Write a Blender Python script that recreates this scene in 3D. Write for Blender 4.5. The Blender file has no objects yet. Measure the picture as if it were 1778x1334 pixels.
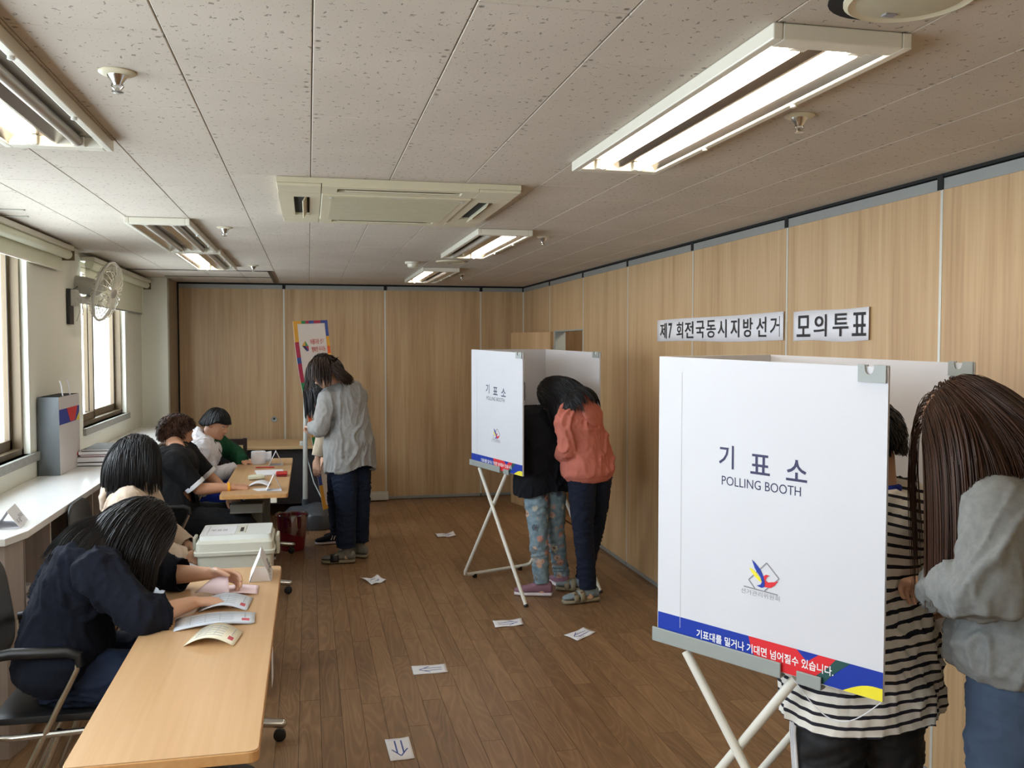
import bpy, math, random
import numpy as np
from mathutils import Vector, Matrix, noise as mnoise

# ------------------------------------------------------------------ camera, world, light, exposure
SC = bpy.context.scene
COL = SC.collection
F, YAW, PITCH, ROLL = 1592.55, 0.2180405, 0.0428189, 0.000144
CAMH, CEIL = 1.6744, 2.315
XR, YB, XL, YF = 2.3295, 9.9186, -1.56, -1.5

def cam_axes():
    cy, sy = math.cos(YAW), math.sin(YAW)
    fwd = np.array([sy, cy, 0.]); right = np.array([cy, -sy, 0.]); up = np.array([0, 0, 1.])
    cp, sp = math.cos(PITCH), math.sin(PITCH)
    f2 = cp * fwd - sp * up; u2 = cp * up + sp * fwd
    cr, sr = math.cos(ROLL), math.sin(ROLL)
    return cr * right + sr * u2, cr * u2 - sr * right, f2
CR, CU, CF = cam_axes()
CPOS = np.array([0, 0, CAMH])
def at(px, py, d):
    """surveying helper: the world point seen at a photo position and a depth in metres"""
    return CPOS + d * (CF + CR * (px - 889) / F + CU * (667 - py) / F)
def fromcam(X, d):
    cy, sy = math.cos(YAW), math.sin(YAW)
    return np.array([X * cy + d * sy, -X * sy + d * cy, 0.])

camd = bpy.data.cameras.new('camera'); camo = bpy.data.objects.new('camera', camd); COL.objects.link(camo)
camd.sensor_width = 36; camd.lens = F / 1778 * 36; camd.clip_start = .05
mw = Matrix.Identity(4)
for i in range(3):
    mw[i][0] = CR[i]; mw[i][1] = CU[i]; mw[i][2] = -CF[i]; mw[i][3] = CPOS[i]
camo.matrix_world = mw
SC.camera = camo

world = bpy.data.worlds.new('overcast sky'); SC.world = world; world.use_nodes = True
wb = world.node_tree.nodes['Background']
wb.inputs['Color'].default_value = (0.86, 0.94, 1.0, 1); wb.inputs['Strength'].default_value = 15.5
TUBE_STRENGTH = 31.0
SC.view_settings.view_transform = 'Standard'; SC.view_settings.look = 'None'
SC.view_settings.exposure = -0.42; SC.view_settings.gamma = 1.0; SC.view_settings.use_curve_mapping = False
try:
    SC.cycles.max_bounces = 8; SC.cycles.diffuse_bounces = 4; SC.cycles.transparent_max_bounces = 12
    SC.cycles.sample_clamp_indirect = 6.0
    SC.cycles.use_denoising = True
except Exception:
    pass
def portal(name, y0, y1, z0, z1):
    l = bpy.data.lights.new(name, 'AREA'); l.shape = 'RECTANGLE'; l.size = y1 - y0; l.size_y = z1 - z0
    l.cycles.is_portal = True
    o = bpy.data.objects.new(name, l); COL.objects.link(o)
    o.location = (XL - .27, (y0 + y1) / 2, (z0 + z1) / 2)
    o.rotation_euler = (math.radians(90), 0, math.radians(-90))
WIN = [(3.45, 5.70, 1.05, 2.27), (6.97, 8.54, 1.08, 2.27), (0.2, 2.75, 1.05, 2.27)]
for w_ in WIN: portal('daylight_portal', *w_)

# ------------------------------------------------------------------ materials
def lin(c):
    c = [v / 255. for v in c]
    return tuple((v / 12.92 if v <= .04045 else ((v + .055) / 1.055) ** 2.4) for v in c) + (1.,)
class Nd:
    def __init__(s, m):
        s.t = m.node_tree; s.n = s.t.nodes; s.b = s.n.get('Principled BSDF')
    def new(s, k, **kw):
        x = s.n.new(k)
        for a, b in kw.items(): setattr(x, a, b)
        return x
    def link(s, a, b): s.t.links.new(a, b)
    def math(s, op, a, b=None, c=None, clamp=False):
        x = s.n.new('ShaderNodeMath'); x.operation = op; x.use_clamp = clamp
        for i, v in enumerate((a, b, c)):
            if v is None: continue
            if isinstance(v, (int, float)): x.inputs[i].default_value = v
            else: s.link(v, x.inputs[i])
        return x.outputs[0]
    def mapping(s, src, scale=(1, 1, 1), loc=(0, 0, 0), rot=(0, 0, 0)):
        x = s.n.new('ShaderNodeMapping'); s.link(src, x.inputs[0])
        x.inputs['Scale'].default_value = scale; x.inputs['Location'].default_value = loc; x.inputs['Rotation'].default_value = rot
        return x.outputs[0]
    def noise(s, vec, scale, detail=3, rough=.5, dist=0):
        x = s.n.new('ShaderNodeTexNoise'); s.link(vec, x.inputs['Vector'])
        x.inputs['Scale'].default_value = scale; x.inputs['Detail'].default_value = detail
        x.inputs['Roughness'].default_value = rough; x.inputs['Distortion'].default_value = dist
        return x.outputs[0]
    def ramp(s, fac, stops):
        x = s.n.new('ShaderNodeValToRGB'); s.link(fac, x.inputs[0]); e = x.color_ramp.elements
        while len(e) > 1: e.remove(e[0])
        e[0].position = stops[0][0]; e[0].color = stops[0][1]
        for p, c in stops[1:]:
            k = e.new(p); k.color = c
        return x.outputs[0]
    def mix(s, fac, a, b):
        x = s.n.new('ShaderNodeMix'); x.data_type = 'RGBA'
        for v, i in ((fac, 0), (a, 6), (b, 7)):
            if isinstance(v, (int, float, tuple)): x.inputs[i].default_value = v
            else: s.link(v, x.inputs[i])
        return x.outputs[2]
    def bump(s, h, strength=.2, dist=.002):
        x = s.n.new('ShaderNodeBump'); x.inputs['Strength'].default_value = strength; x.inputs['Distance'].default_value = dist
        s.link(h, x.inputs['Height']); s.link(x.outputs[0], s.b.inputs['Normal'])
    def col(s, c): s.link(c, s.b.inputs['Base Color'])
    def pos(s): return s.n.new('ShaderNodeNewGeometry').outputs['Position']
    def objc(s): return s.n.new('ShaderNodeTexCoord').outputs['Object']
    def rnd(s): return s.n.new('ShaderNodeObjectInfo').outputs['Random']
    def attr(s, name):
        x = s.n.new('ShaderNodeAttribute'); x.attribute_name = name; return x.outputs['Fac']
    def ramp2(s, fac, a, b, c0, c1): return s.ramp(fac, [(a, c0), (b, c1)])
def mat(name, rgb, rough=.5, metal=0., spec=.5, var=.06, vscale=14, bump=0., bscale=60, **kw):
    m = bpy.data.materials.new(name); m.use_nodes = True; n = Nd(m); b = n.b
    c = lin(rgb)
    b.inputs['Base Color'].default_value = c; b.inputs['Roughness'].default_value = rough
    b.inputs['Metallic'].default_value = metal; b.inputs['Specular IOR Level'].default_value = spec
    for k, v in kw.items(): b.inputs[k.replace('_', ' ')].default_value = v
    o = n.objc()
    if var:
        f = n.noise(o, vscale, 3)
        lo = tuple(v * (1 - var) for v in c[:3]) + (1,); hi = tuple(min(1, v * (1 + var)) for v in c[:3]) + (1,)
        n.col(n.ramp(f, [(.3, lo), (.7, hi)]))
    if bump: n.bump(n.noise(o, bscale, 3), bump, .002)
    return m
def wood_panel(name, a, b, c, scale=1., rough=.42, axis=2, obj=False):
    m = bpy.data.materials.new(name); m.use_nodes = True; n = Nd(m)
    p = n.objc() if obj else n.pos()
    x = n.new('ShaderNodeVectorMath', operation='ADD'); n.link(p, x.inputs[0])
    cb = n.new('ShaderNodeCombineXYZ'); r = n.math('MULTIPLY', n.rnd(), 37.)
    for i in range(3): n.link(r, cb.inputs[i])
    n.link(cb.outputs[0], x.inputs[1]); v = x.outputs[0]
    s1 = [9 * scale] * 3; s1[axis] = .55 * scale; s2 = [60 * scale] * 3; s2[axis] = 1.6 * scale
    s3 = [22 * scale] * 3; s3[axis] = 2.5 * scale
    n1 = n.noise(n.mapping(v, tuple(s1)), 1, 3, .55, .4); n2 = n.noise(n.mapping(v, tuple(s2)), 1, 2, .6)
    n3 = n.noise(n.mapping(v, tuple(s3)), 1, 4, .6)
    f = n.math('ADD', n.math('MULTIPLY', n1, .6), n.math('MULTIPLY', n2, .4))
    base = n.ramp(f, [(.32, lin(a)), (.5, lin(b)), (.68, lin(c))])
    dk = n.ramp(n3, [(.66, (0, 0, 0, 1)), (.78, (1, 1, 1, 1))])
    n.col(n.mix(n.math('MULTIPLY', dk, .45), base, tuple(v * .62 for v in lin(a)[:3]) + (1,)))
    n.b.inputs['Roughness'].default_value = rough
    n.bump(n2, .05, .001)
    return m
M = {}
M['panel'] = wood_panel('beech laminate', (166, 134, 95), (187, 156, 116), (199, 170, 131))
M['panel_d'] = wood_panel('beech laminate door', (166, 134, 95), (187, 156, 116), (199, 170, 131))
M['tabletop'] = wood_panel('beech tabletop', (190, 151, 107), (200, 162, 119), (208, 173, 131), .8, .33, 1)
M['edge'] = wood_panel('beech edge', (190, 140, 86), (204, 155, 100), (212, 166, 112), .8, .35, 1)
M['desk'] = wood_panel('desk laminate', (196, 160, 112), (208, 174, 128), (218, 186, 140), .8, .3, 0)
M['darkwood'] = wood_panel('dark stained wood', (30, 16, 12), (42, 24, 18), (55, 32, 24), .8, .35)
def floor_mat():
    m = bpy.data.materials.new('walnut vinyl planks'); m.use_nodes = True; n = Nd(m)
    g = n.new('ShaderNodeNewGeometry'); p = g.outputs['Position']
    r = n.math('MULTIPLY', n.math('ADD', n.rnd(), g.outputs['Random Per Island']), 91.)
    cb = n.new('ShaderNodeCombineXYZ')
    for i in range(3): n.link(r, cb.inputs[i])
    x = n.new('ShaderNodeVectorMath', operation='ADD'); n.link(p, x.inputs[0]); n.link(cb.outputs[0], x.inputs[1]); v = x.outputs[0]
    big = n.noise(n.mapping(v, (7.5, 1.15, 1)), 1, 1.5, .45, .35)
    ring = n.math('SINE', n.math('MULTIPLY', big, 85.))
    ring = n.math('POWER', n.math('ADD', n.math('MULTIPLY', ring, .5), .5), 2.2)
    fine = n.noise(n.mapping(v, (170, 7, 1)), 1, 3, .6)
    med = n.noise(n.mapping(v, (26, 2.2, 1)), 1, 3, .6)
    tone = n.math('MULTIPLY', n.math('FRACT', n.math('MULTIPLY', r, 7.13)), .16)
    f = n.math('ADD', n.math('ADD', n.math('MULTIPLY', ring, .15), n.math('MULTIPLY', fine, .34)), n.math('ADD', n.math('MULTIPLY', med, .42), tone))
    n.col(n.ramp(f, [(.22, lin((92, 66, 42))), (.5, lin((127, 96, 66))), (.82, lin((156, 122, 88)))]))
    n.link(n.math('ADD', n.math('MULTIPLY', fine, .18), .3), n.b.inputs['Roughness'])
    n.bump(f, .12, .0008)
    return m
M['floor'] = floor_mat()
def tile_mat():
    m = bpy.data.materials.new('pitted gypsum tile'); m.use_nodes = True; n = Nd(m)
    p = n.pos(); o = n.objc()
    warp = n.noise(n.mapping(p, (1, 1, 1)), 75, 1); 
    w2 = n.new('ShaderNodeTexNoise'); n.link(p, w2.inputs['Vector']); w2.inputs['Scale'].default_value = 85; w2.inputs['Detail'].default_value = 1
    vm = n.new('ShaderNodeVectorMath', operation='MULTIPLY_ADD'); n.link(w2.outputs['Color'], vm.inputs[0]); vm.inputs[1].default_value = (.030, .030, 0); n.link(p, vm.inputs[2])
    def vor(scale, vec, s=(1, 1, .0)):
        x = n.new('ShaderNodeTexVoronoi', voronoi_dimensions='2D'); n.link(n.mapping(vec, s), x.inputs['Vector']); x.inputs['Scale'].default_value = scale
        x.inputs['Randomness'].default_value = .75; return x
    a = vor(24, vm.outputs[0], (1.15, .85, 0)); b = vor(38, p)
    m1 = n.ramp(a.outputs['Distance'], [(.062, (1, 1, 1, 1)), (.092, (0, 0, 0, 1))])
    m2 = n.ramp(b.outputs['Distance'], [(.045, (1, 1, 1, 1)), (.07, (0, 0, 0, 1))])
    sx = n.new('ShaderNodeSeparateXYZ'); n.link(o, sx.inputs[0])
    dx = n.math('SUBTRACT', n.math('ABSOLUTE', sx.outputs[0]), .137); dy = n.math('SUBTRACT', n.math('ABSOLUTE', sx.outputs[1]), .292)
    dd = n.math('SQRT', n.math('ADD', n.math('MULTIPLY', dx, dx), n.math('MULTIPLY', dy, dy)))
    nail = n.ramp(dd, [(.0035, (1, 1, 1, 1)), (.0055, (0, 0, 0, 1))])
    mk = n.math('MAXIMUM', n.math('MAXIMUM', n.math('MULTIPLY', m1, .62), n.math('MULTIPLY', m2, .3)), n.math('MULTIPLY', nail, .8))
    base = n.ramp(n.noise(p, 2.2, 3), [(.3, lin((190, 180, 165))), (.7, lin((200, 190, 175)))])
    n.col(n.mix(mk, base, lin((84, 72, 60)))); n.b.inputs['Roughness'].default_value = .85
    inv = n.math('SUBTRACT', 1, mk); n.bump(inv, .5, .003)
    return m
M['tile'] = tile_mat()
M['wallpaint'] = mat('cream wall paint', (232, 232, 219), .7, bump=.05, bscale=150, var=.02, vscale=2)
M['wallpaint2'] = mat('plain wall paint', (212, 212, 202), .7, var=.02, vscale=2)
M['dark'] = mat('black gap', (14, 13, 12), .8, var=0)
M['black'] = mat('black plastic', (24, 24, 25), .42)
M['alu'] = mat('grey aluminium rail', (150, 152, 148), .45, .35, var=.03)
M['alu_l'] = mat('pale aluminium strip', (205, 205, 196), .38, .3, var=.03)
M['frame'] = mat('brown anodised window frame', (108, 92, 70), .4, .35, var=.03)
M['frame_d'] = mat('window frame gasket', (45, 36, 28), .5)
M['sill'] = mat('grey stone sill', (150, 150, 144), .5, var=.15, vscale=60)
M['blind'] = mat('cream roller blind', (226, 228, 206), .8, var=.02, Transmission_Weight=0.0)
M['metal_w'] = mat('white enamelled metal', (222, 218, 202), .35, .1, var=.02)
M['fan'] = mat('pale grey plastic', (196, 194, 186), .3, var=.02)
M['chrome'] = mat('chrome', (205, 205, 202), .16, 1., var=0)
M['refl'] = mat('lamp reflector', (206, 202, 194), .22, 1., var=.04)
M['ac'] = mat('ivory air conditioner plastic', (208, 200, 172), .42, var=.02)
M['ac_d'] = mat('air conditioner filter grille', (186, 180, 154), .6, var=.05)
M['tubeoff'] = mat('unlit fluorescent tube', (168, 160, 148), .3, var=.02)
M['counter'] = mat('white laminate counter', (226, 224, 220), .16, var=.015)
M['unit'] = wood_panel('ash shelving laminate', (158, 144, 136), (170, 157, 149), (180, 168, 160), 1., .5)
M['board'] = mat('white corrugated board', (213, 214, 219), .5, var=.015, vscale=5, bump=.03, bscale=200)
M['grey_pl'] = mat('grey plastic channel', (150, 156, 152), .4, var=.02)
M['legw'] = mat('white painted steel tube', (226, 224, 212), .32, var=.02)
M['ink'] = mat('dark navy print', (24, 20, 74), .5, var=0)
M['ink_k'] = mat('black print', (32, 30, 34), .6, var=0)
M['ink_g'] = mat('grey print', (142, 140, 144), .6, var=0)
M['p_blue'] = mat('blue print', (0, 48, 160), .45, var=.02)
M['p_red'] = mat('red print', (218, 34, 44), .45, var=.02)
M['p_green'] = mat('dark green print', (28, 76, 74), .45, var=.02)
M['p_yellow'] = mat('yellow print', (240, 226, 52), .45, var=.02)
M['white_t'] = mat('white print', (240, 240, 240), .5, var=0)
M['paper'] = mat('white paper', (232, 232, 236), .7, var=.02)
M['paper_p'] = mat('pink ballot paper', (238, 214, 218), .7, var=.02)
M['paper_y'] = mat('cream ballot paper', (236, 230, 206), .7, var=.02)
M['paper_b'] = mat('pale blue ballot paper', (214, 222, 232), .7, var=.02)
M['pen_blue'] = mat('blue marker ink', (58, 86, 158), .6, var=.1)
M['stamp'] = mat('red stamp ink', (206, 90, 104), .6, var=.1)
M['tableleg'] = mat('grey painted steel', (108, 106, 96), .45, .2)
M['box'] = mat('ivory ballot box plastic', (214, 214, 200), .35, var=.02)
M['box_t'] = mat('white ballot box lid', (224, 228, 224), .3, var=.02)
M['red_bin'] = mat('dark red plastic bin', (128, 22, 34), .35, var=.05)
M['base_pl'] = mat('dark grey water base plastic', (70, 74, 80), .42, var=.05)
M['deskfront'] = mat('charcoal desk panel', (46, 42, 42), .5)
M['duct'] = mat('white duct cover', (196, 194, 182), .5, var=.03)
M['bag_g'] = mat('grey paper bag side', (88, 92, 94), .6, var=.02)
M['bag_w'] = mat('white paper bag face', (214, 210, 210), .6, var=.02)
M['red_pl'] = mat('red plastic case', (196, 40, 40), .35)
M['gold'] = mat('yellow rubber band', (236, 168, 36), .5)
def emit(name, rgb, st):
    m = bpy.data.materials.new(name); m.use_nodes = True; n = Nd(m)
    n.b.inputs['Base Color'].default_value = lin(rgb); n.b.inputs['Emission Color'].default_value = lin(rgb)
    n.b.inputs['Emission Strength'].default_value = st; return m
M['tube'] = emit('lit fluorescent tube', (255, 240, 222), TUBE_STRENGTH)
def glass_mat(name, tint=(.96, .98, 1), refl=.06):
    m = bpy.data.materials.new(name); m.use_nodes = True; t = m.node_tree
    for x in list(t.nodes): t.nodes.remove(x)
    o = t.nodes.new('ShaderNodeOutputMaterial'); a = t.nodes.new('ShaderNodeBsdfTransparent'); g = t.nodes.new('ShaderNodeBsdfGlossy')
    a.inputs[0].default_value = tint + (1,); g.inputs['Roughness'].default_value = .05
    mx = t.nodes.new('ShaderNodeMixShader'); mx.inputs[0].default_value = refl
    t.links.new(a.outputs[0], mx.inputs[1]); t.links.new(g.outputs[0], mx.inputs[2]); t.links.new(mx.outputs[0], o.inputs[0]); return m
M['glass'] = glass_mat('window glass')
M['film'] = glass_mat('clear plastic bag', (.86, .84, .84), .22)
M['fanguard'] = glass_mat('clear plastic fan guard', (.86, .86, .84), .22)

# ------------------------------------------------------------------ mesh helpers
def _n(v):
    v = np.asarray(v, float); l = np.linalg.norm(v); return v / l if l > 1e-9 else v
class MB:
    def __init__(s): s.v = []; s.f = []; s.m = []
    def add(s, vs, fs, mi=0):
        n = len(s.v); s.v.extend([tuple(map(float, p)) for p in vs])
        for f in fs: s.f.append(tuple(i + n for i in f)); s.m.append(mi)
        return s
    def obox(s, c, ax, h, mi=0):
        c = np.asarray(c, float); X, Y, Z = [np.asarray(a, float) for a in ax]
        vs = [c + X * h[0] * i + Y * h[1] * j + Z * h[2] * k for i in (-1, 1) for j in (-1, 1) for k in (-1, 1)]
        return s.add(vs, [(0, 1, 3, 2), (4, 6, 7, 5), (0, 4, 5, 1), (2, 3, 7, 6), (0, 2, 6, 4), (1, 5, 7, 3)], mi)
    def box(s, a, b, mi=0):
        a, b = np.asarray(a, float), np.asarray(b, float); a, b2 = np.minimum(a, b), np.maximum(a, b)
        c = (a + b2) / 2; h = (b2 - a) / 2
        return s.obox(c, np.eye(3), h, mi)
    def loft(s, rings, n=16, mi=0, caps=True, closed=True):
        """rings: (center, U, V, ru, rv[, power])"""
        vs = []; 
        for r in rings:
            c, U, V, ru, rv = r[:5]; pw = r[5] if len(r) > 5 else 1.
            c = np.asarray(c, float)
            for k in range(n):
                a = 2 * math.pi * k / n; ca, sa = math.cos(a), math.sin(a)
                ca = math.copysign(abs(ca) ** pw, ca); sa = math.copysign(abs(sa) ** pw, sa)
                vs.append(c + np.asarray(U) * ru * ca + np.asarray(V) * rv * sa)
        fs = []
        for i in range(len(rings) - 1):
            for k in range(n):
                k2 = (k + 1) % n
                fs.append((i * n + k, i * n + k2, (i + 1) * n + k2, (i + 1) * n + k))
        if caps:
            fs.append(tuple(range(n - 1, -1, -1))); b = (len(rings) - 1) * n; fs.append(tuple(range(b, b + n)))
        return s.add(vs, fs, mi)
    def tube(s, pts, r, n=10, mi=0, round_ends=False, caps=True):
        pts = [np.asarray(p, float) for p in pts]
        rs = list(r) if hasattr(r, '__len__') else [r] * len(pts)
        tg = []
        for i in range(len(pts)):
            a = pts[max(i - 1, 0)]; b = pts[min(i + 1, len(pts) - 1)]; tg.append(_n(b - a))
        up = np.array([0, 0, 1.]) if abs(tg[0][2]) < .9 else np.array([1., 0, 0])
        U = _n(np.cross(tg[0], up)); rings = []
        for i, p in enumerate(pts):
            U = _n(U - tg[i] * (U @ tg[i])); V = np.cross(tg[i], U)
            if i == 0 and round_ends:
                for q in (.95, .7, .35): rings.append((p - tg[i] * rs[i] * q, U, V, rs[i] * math.sqrt(1 - q * q), rs[i] * math.sqrt(1 - q * q)))
            rings.append((p, U, V, rs[i], rs[i]))
            if i == len(pts) - 1 and round_ends:
                for q in (.35, .7, .95): rings.append((p + tg[i] * rs[i] * q, U, V, rs[i] * math.sqrt(1 - q * q), rs[i] * math.sqrt(1 - q * q)))
        return s.loft(rings, n, mi, caps)
    def sphere(s, c, r, n=12, m=8, ax=None, mi=0):
        if not hasattr(r, '__len__'): r = (r, r, r)
        ax = np.eye(3) if ax is None else np.asarray(ax)
        rings = []
        for i in range(m + 1):
            t = math.pi * (i + .04) / (m + .08) - math.pi / 2
            rings.append((np.asarray(c) + ax[2] * r[2] * math.sin(t), ax[0], ax[1], r[0] * math.cos(t), r[1] * math.cos(t)))
        return s.loft(rings, n, mi)
    def lathe(s, prof, c=(0, 0, 0), ax=None, n=24, mi=0, caps=True):
        ax = np.eye(3) if ax is None else np.asarray(ax, float); c = np.asarray(c, float)
        return s.loft([(c + ax[2] * z, ax[0], ax[1], r, r) for r, z in prof], n, mi, caps)
    def prism(s, poly, O, U, V, N, t, mi=0):
        """polygon (u,v) on plane O,U,V extruded t along N"""
        O, U, V, N = [np.asarray(a, float) for a in (O, U, V, N)]; n = len(poly)
        a = [O + U * p[0] + V * p[1] for p in poly]; b = [q + N * t for q in a]
        fs = [tuple(range(n - 1, -1, -1)), tuple(range(n, 2 * n))] + [(i, (i + 1) % n, (i + 1) % n + n, i + n) for i in range(n)]
        return s.add(a + b, fs, mi)
    def sheet(s, grid, t=.0006, mi=0):
        """thin curved sheet from a grid [i][j] of points"""
        g = np.array(grid, float); a, b = g.shape[:2]
        du = np.gradient(g, axis=0); dv = np.gradient(g, axis=1); nn = np.cross(du, dv); nn /= np.linalg.norm(nn, axis=2)[..., None] + 1e-12
        lo = (g - nn * t / 2).reshape(-1, 3); hi = (g + nn * t / 2).reshape(-1, 3); N = a * b; fs = []
        for i in range(a - 1):
            for j in range(b - 1):
                q = (i * b + j, (i + 1) * b + j, (i + 1) * b + j + 1, i * b + j + 1)
                fs.append(tuple(x + N for x in q)); fs.append(q[::-1])
        ed = [(i * b, (i + 1) * b) for i in range(a - 1)][::-1]
        for i in range(a - 1):
            p, q = i * b, (i + 1) * b; fs.append((q, p, p + N, q + N)[::-1])
            p, q = i * b + b - 1, (i + 1) * b + b - 1; fs.append((p, q, q + N, p + N)[::-1])
        for j in range(b - 1):
            p, q = j, j + 1; fs.append((p, q, q + N, p + N)[::-1])
            p, q = (a - 1) * b + j, (a - 1) * b + j + 1; fs.append((q, p, p + N, q + N)[::-1])
        return s.add(list(lo) + list(hi), fs, mi)
    def mesh(s, name, mats, origin=(0, 0, 0), smooth=False):
        me = bpy.data.meshes.new(name); o = np.asarray(origin, float)
        me.from_pydata([tuple(np.asarray(v) - o) for v in s.v], [], s.f)
        for m_ in (mats if isinstance(mats, (list, tuple)) else [mats]): me.materials.append(M[m_] if isinstance(m_, str) else m_)
        me.polygons.foreach_set('material_index', s.m)
        if smooth: me.polygons.foreach_set('use_smooth', [True] * len(s.f))
        me.update(); return me
WLOC = {}; WLOC_O = {}
def link(name, me, parent=None, loc=(0, 0, 0), bevel=0, auto=False):
    o = bpy.data.objects.new(name, me); COL.objects.link(o)
    if parent is not None: o.parent = parent
    o.location = loc; WLOC[o.name] = np.asarray(loc, float) + (WLOC[parent.name] if parent is not None else 0); WLOC_O[o] = WLOC[o.name]
    if bevel:
        b = o.modifiers.new('bevel', 'BEVEL'); b.width = bevel; b.segments = 2; b.limit_method = 'ANGLE'; b.angle_limit = math.radians(40)
    if auto:
        me.polygons.foreach_set('use_smooth', [True] * len(me.polygons))
        me.set_sharp_from_angle(angle=math.radians(38))
    return o
def build(name, mb, mats, parent=None, bevel=0, smooth=False, auto=False, loc=None):
    """one mesh object from world-space geometry"""
    V = np.array(mb.v)
    if parent is not None: base = WLOC[parent.name]
    else: base = np.zeros(3)
    if loc is None: loc = (V.min(0) + V.max(0)) / 2
    loc = np.asarray(loc, float)
    return link(name, mb.mesh(name, mats, loc, smooth), parent, tuple(loc - base), bevel, auto)
def tag(o, label=None, cat=None, group=None, kind=None):
    if label: o['label'] = label
    if cat: o['category'] = cat
    if group: o['group'] = group
    if kind: o['kind'] = kind
    return o
def thing(name, loc, label, cat, group=None):
    o = bpy.data.objects.new(name, None); COL.objects.link(o); o.location = tuple(map(float, loc)); o.empty_display_size = .1
    WLOC[o.name] = np.asarray(loc, float); return tag(o, label, cat, group)
def struct(name, mb, mats, **kw):
    return tag(build(name, mb, mats, **kw), kind='structure')
def copy_tree(o, parent=None):
    c = o.copy(); COL.objects.link(c); c.parent = parent
    for ch in list(o.children): copy_tree(ch, c)
    return c
DG = None
def text_mb(body, size, O, U, V, N, width=None, height=None, depth=.0006, bold=0., center=False, lift=.0003):
    """lettering as thin raised geometry, fitted to width/height, lower-left corner at O"""
    cu = bpy.data.curves.new('lettering', 'FONT'); cu.body = body; cu.size = 1; cu.offset = bold; cu.resolution_u = 3
    o = bpy.data.objects.new('lettering_tmp', cu); COL.objects.link(o)
    dg = bpy.context.evaluated_depsgraph_get(); me = bpy.data.meshes.new_from_object(o.evaluated_get(dg))
    n = len(me.vertices); co = np.empty(n * 3); me.vertices.foreach_get('co', co); co = co.reshape(-1, 3)
    fs = [tuple(p.vertices) for p in me.polygons]
    bpy.data.objects.remove(o); bpy.data.curves.remove(cu); bpy.data.meshes.remove(me)
    mb = MB()
    if n == 0: return mb
    lo, hi = co.min(0), co.max(0); sx = (width / (hi[0] - lo[0])) if width else size; sy = (height / (hi[1] - lo[1])) if height else sx
    if center: O = np.asarray(O) - np.asarray(U) * (hi[0] - lo[0]) * sx / 2
    P = [np.asarray(O) + np.asarray(U) * (p[0] - lo[0]) * sx + np.asarray(V) * (p[1] - lo[1]) * sy + np.asarray(N) * lift for p in co]
    mb.add(P, fs); return mb
# ------------------------------------------------------------------ the room
XC = 3.5   # corridor beyond the open door
m_ = MB().box((XL - .3, YF - .2, -.12), (XC + .1, YB + .6, -.004)); floor = struct('floor', m_, 'dark', loc=(0, 0, 0))
pw, plen, gap = .094, .92, .0008
big = MB(); big.box((-pw / 2 + gap, -plen / 2 + gap, -.004), (pw / 2 - gap, plen / 2 - gap, 0)); plank_me = big.mesh('plank', 'floor')
rest = MB(); cand = []
nrow = int((XR + .04 - XL) / pw) + 1
rng = random.Random(3)
for i in range(nrow):
    x = XL + pw * (i + .5); off = rng.random() * plen
    y = YF - off
    while y < YB + .05:
        y0, y1 = max(y, YF), min(y + plen, YB + .04)
        if y1 - y0 > .01: cand.append((x, y0, y1))
        y += plen
def seen_area(c):
    x, y0, y1 = c; q = np.array([x, (y0 + y1) / 2, 0]) - CPOS; d = q @ CF
    if y1 < 2.6 or d < .5: return 0
    px = 889 + F * (q @ CR) / d
    if px < -60 or px > 1840: return 0
    if x < -1.1 and y0 > 4: return 0
    return (y1 - y0) / d ** 3
cand.sort(key=seen_area, reverse=True)
for k, (x, y0, y1) in enumerate(cand):
    if k < 296 and seen_area((x, y0, y1)) > 0:
        full = abs(y1 - y0 - plen) < 1e-6
        if full: link('plank', plank_me, floor, (x, (y0 + y1) / 2, 0))
        else:
            q = MB().box((-pw / 2 + gap, -(y1 - y0) / 2 + gap, -.004), (pw / 2 - gap, (y1 - y0) / 2 - gap, 0)); link('plank', q.mesh('plank', 'floor'), floor, (x, (y0 + y1) / 2, 0))
    else: rest.box((x - pw / 2 + gap, y0 + gap, -.004), (x + pw / 2 - gap, y1 - gap, 0))
rest.box((XR + .04, 6, -.004), (XC, 9.9, 0))
tag(build('plank_field', rest, 'floor', floor), kind='stuff')

# ceiling slab and its tiles (0.3 x 0.63, every other column shifted half a tile)
m_ = MB().box((XL - .3, YF - .2, CEIL + .02), (XC + .1, YB + .6, CEIL + .12)); ceiling = struct('ceiling', m_, 'dark', loc=(0, 0, CEIL))
TX, TY = .3, .63
def tile_mesh(w, l):
    q = MB(); e = .0009; c = .002
    q.loft([((0, 0, .018), (1, 0, 0), (0, 1, 0), w / 2 - e, l / 2 - e)], 4)
    q = MB(); z0, z1 = 0., .018
    a = [(-w / 2 + e + c, -l / 2 + e + c, z0), (w / 2 - e - c, -l / 2 + e + c, z0), (w / 2 - e - c, l / 2 - e - c, z0), (-w / 2 + e + c, l / 2 - e - c, z0)]
    b = [(-w / 2 + e, -l / 2 + e, z0 + c), (w / 2 - e, -l / 2 + e, z0 + c), (w / 2 - e, l / 2 - e, z0 + c), (-w / 2 + e, l / 2 - e, z0 + c)]
    d = [(p[0], p[1], z1) for p in b]
    q.add(a + b + d, [(0, 3, 2, 1)] + [(i, (i + 1) % 4, (i + 1) % 4 + 4, i + 4) for i in range(4)] + [(i + 4, (i + 1) % 4 + 4, (i + 1) % 4 + 8, i + 8) for i in range(4)] + [(8, 9, 10, 11)])
    return q.mesh('ceiling_tile', 'tile')
tm = tile_mesh(TX, TY); tstuff = MB()
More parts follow.
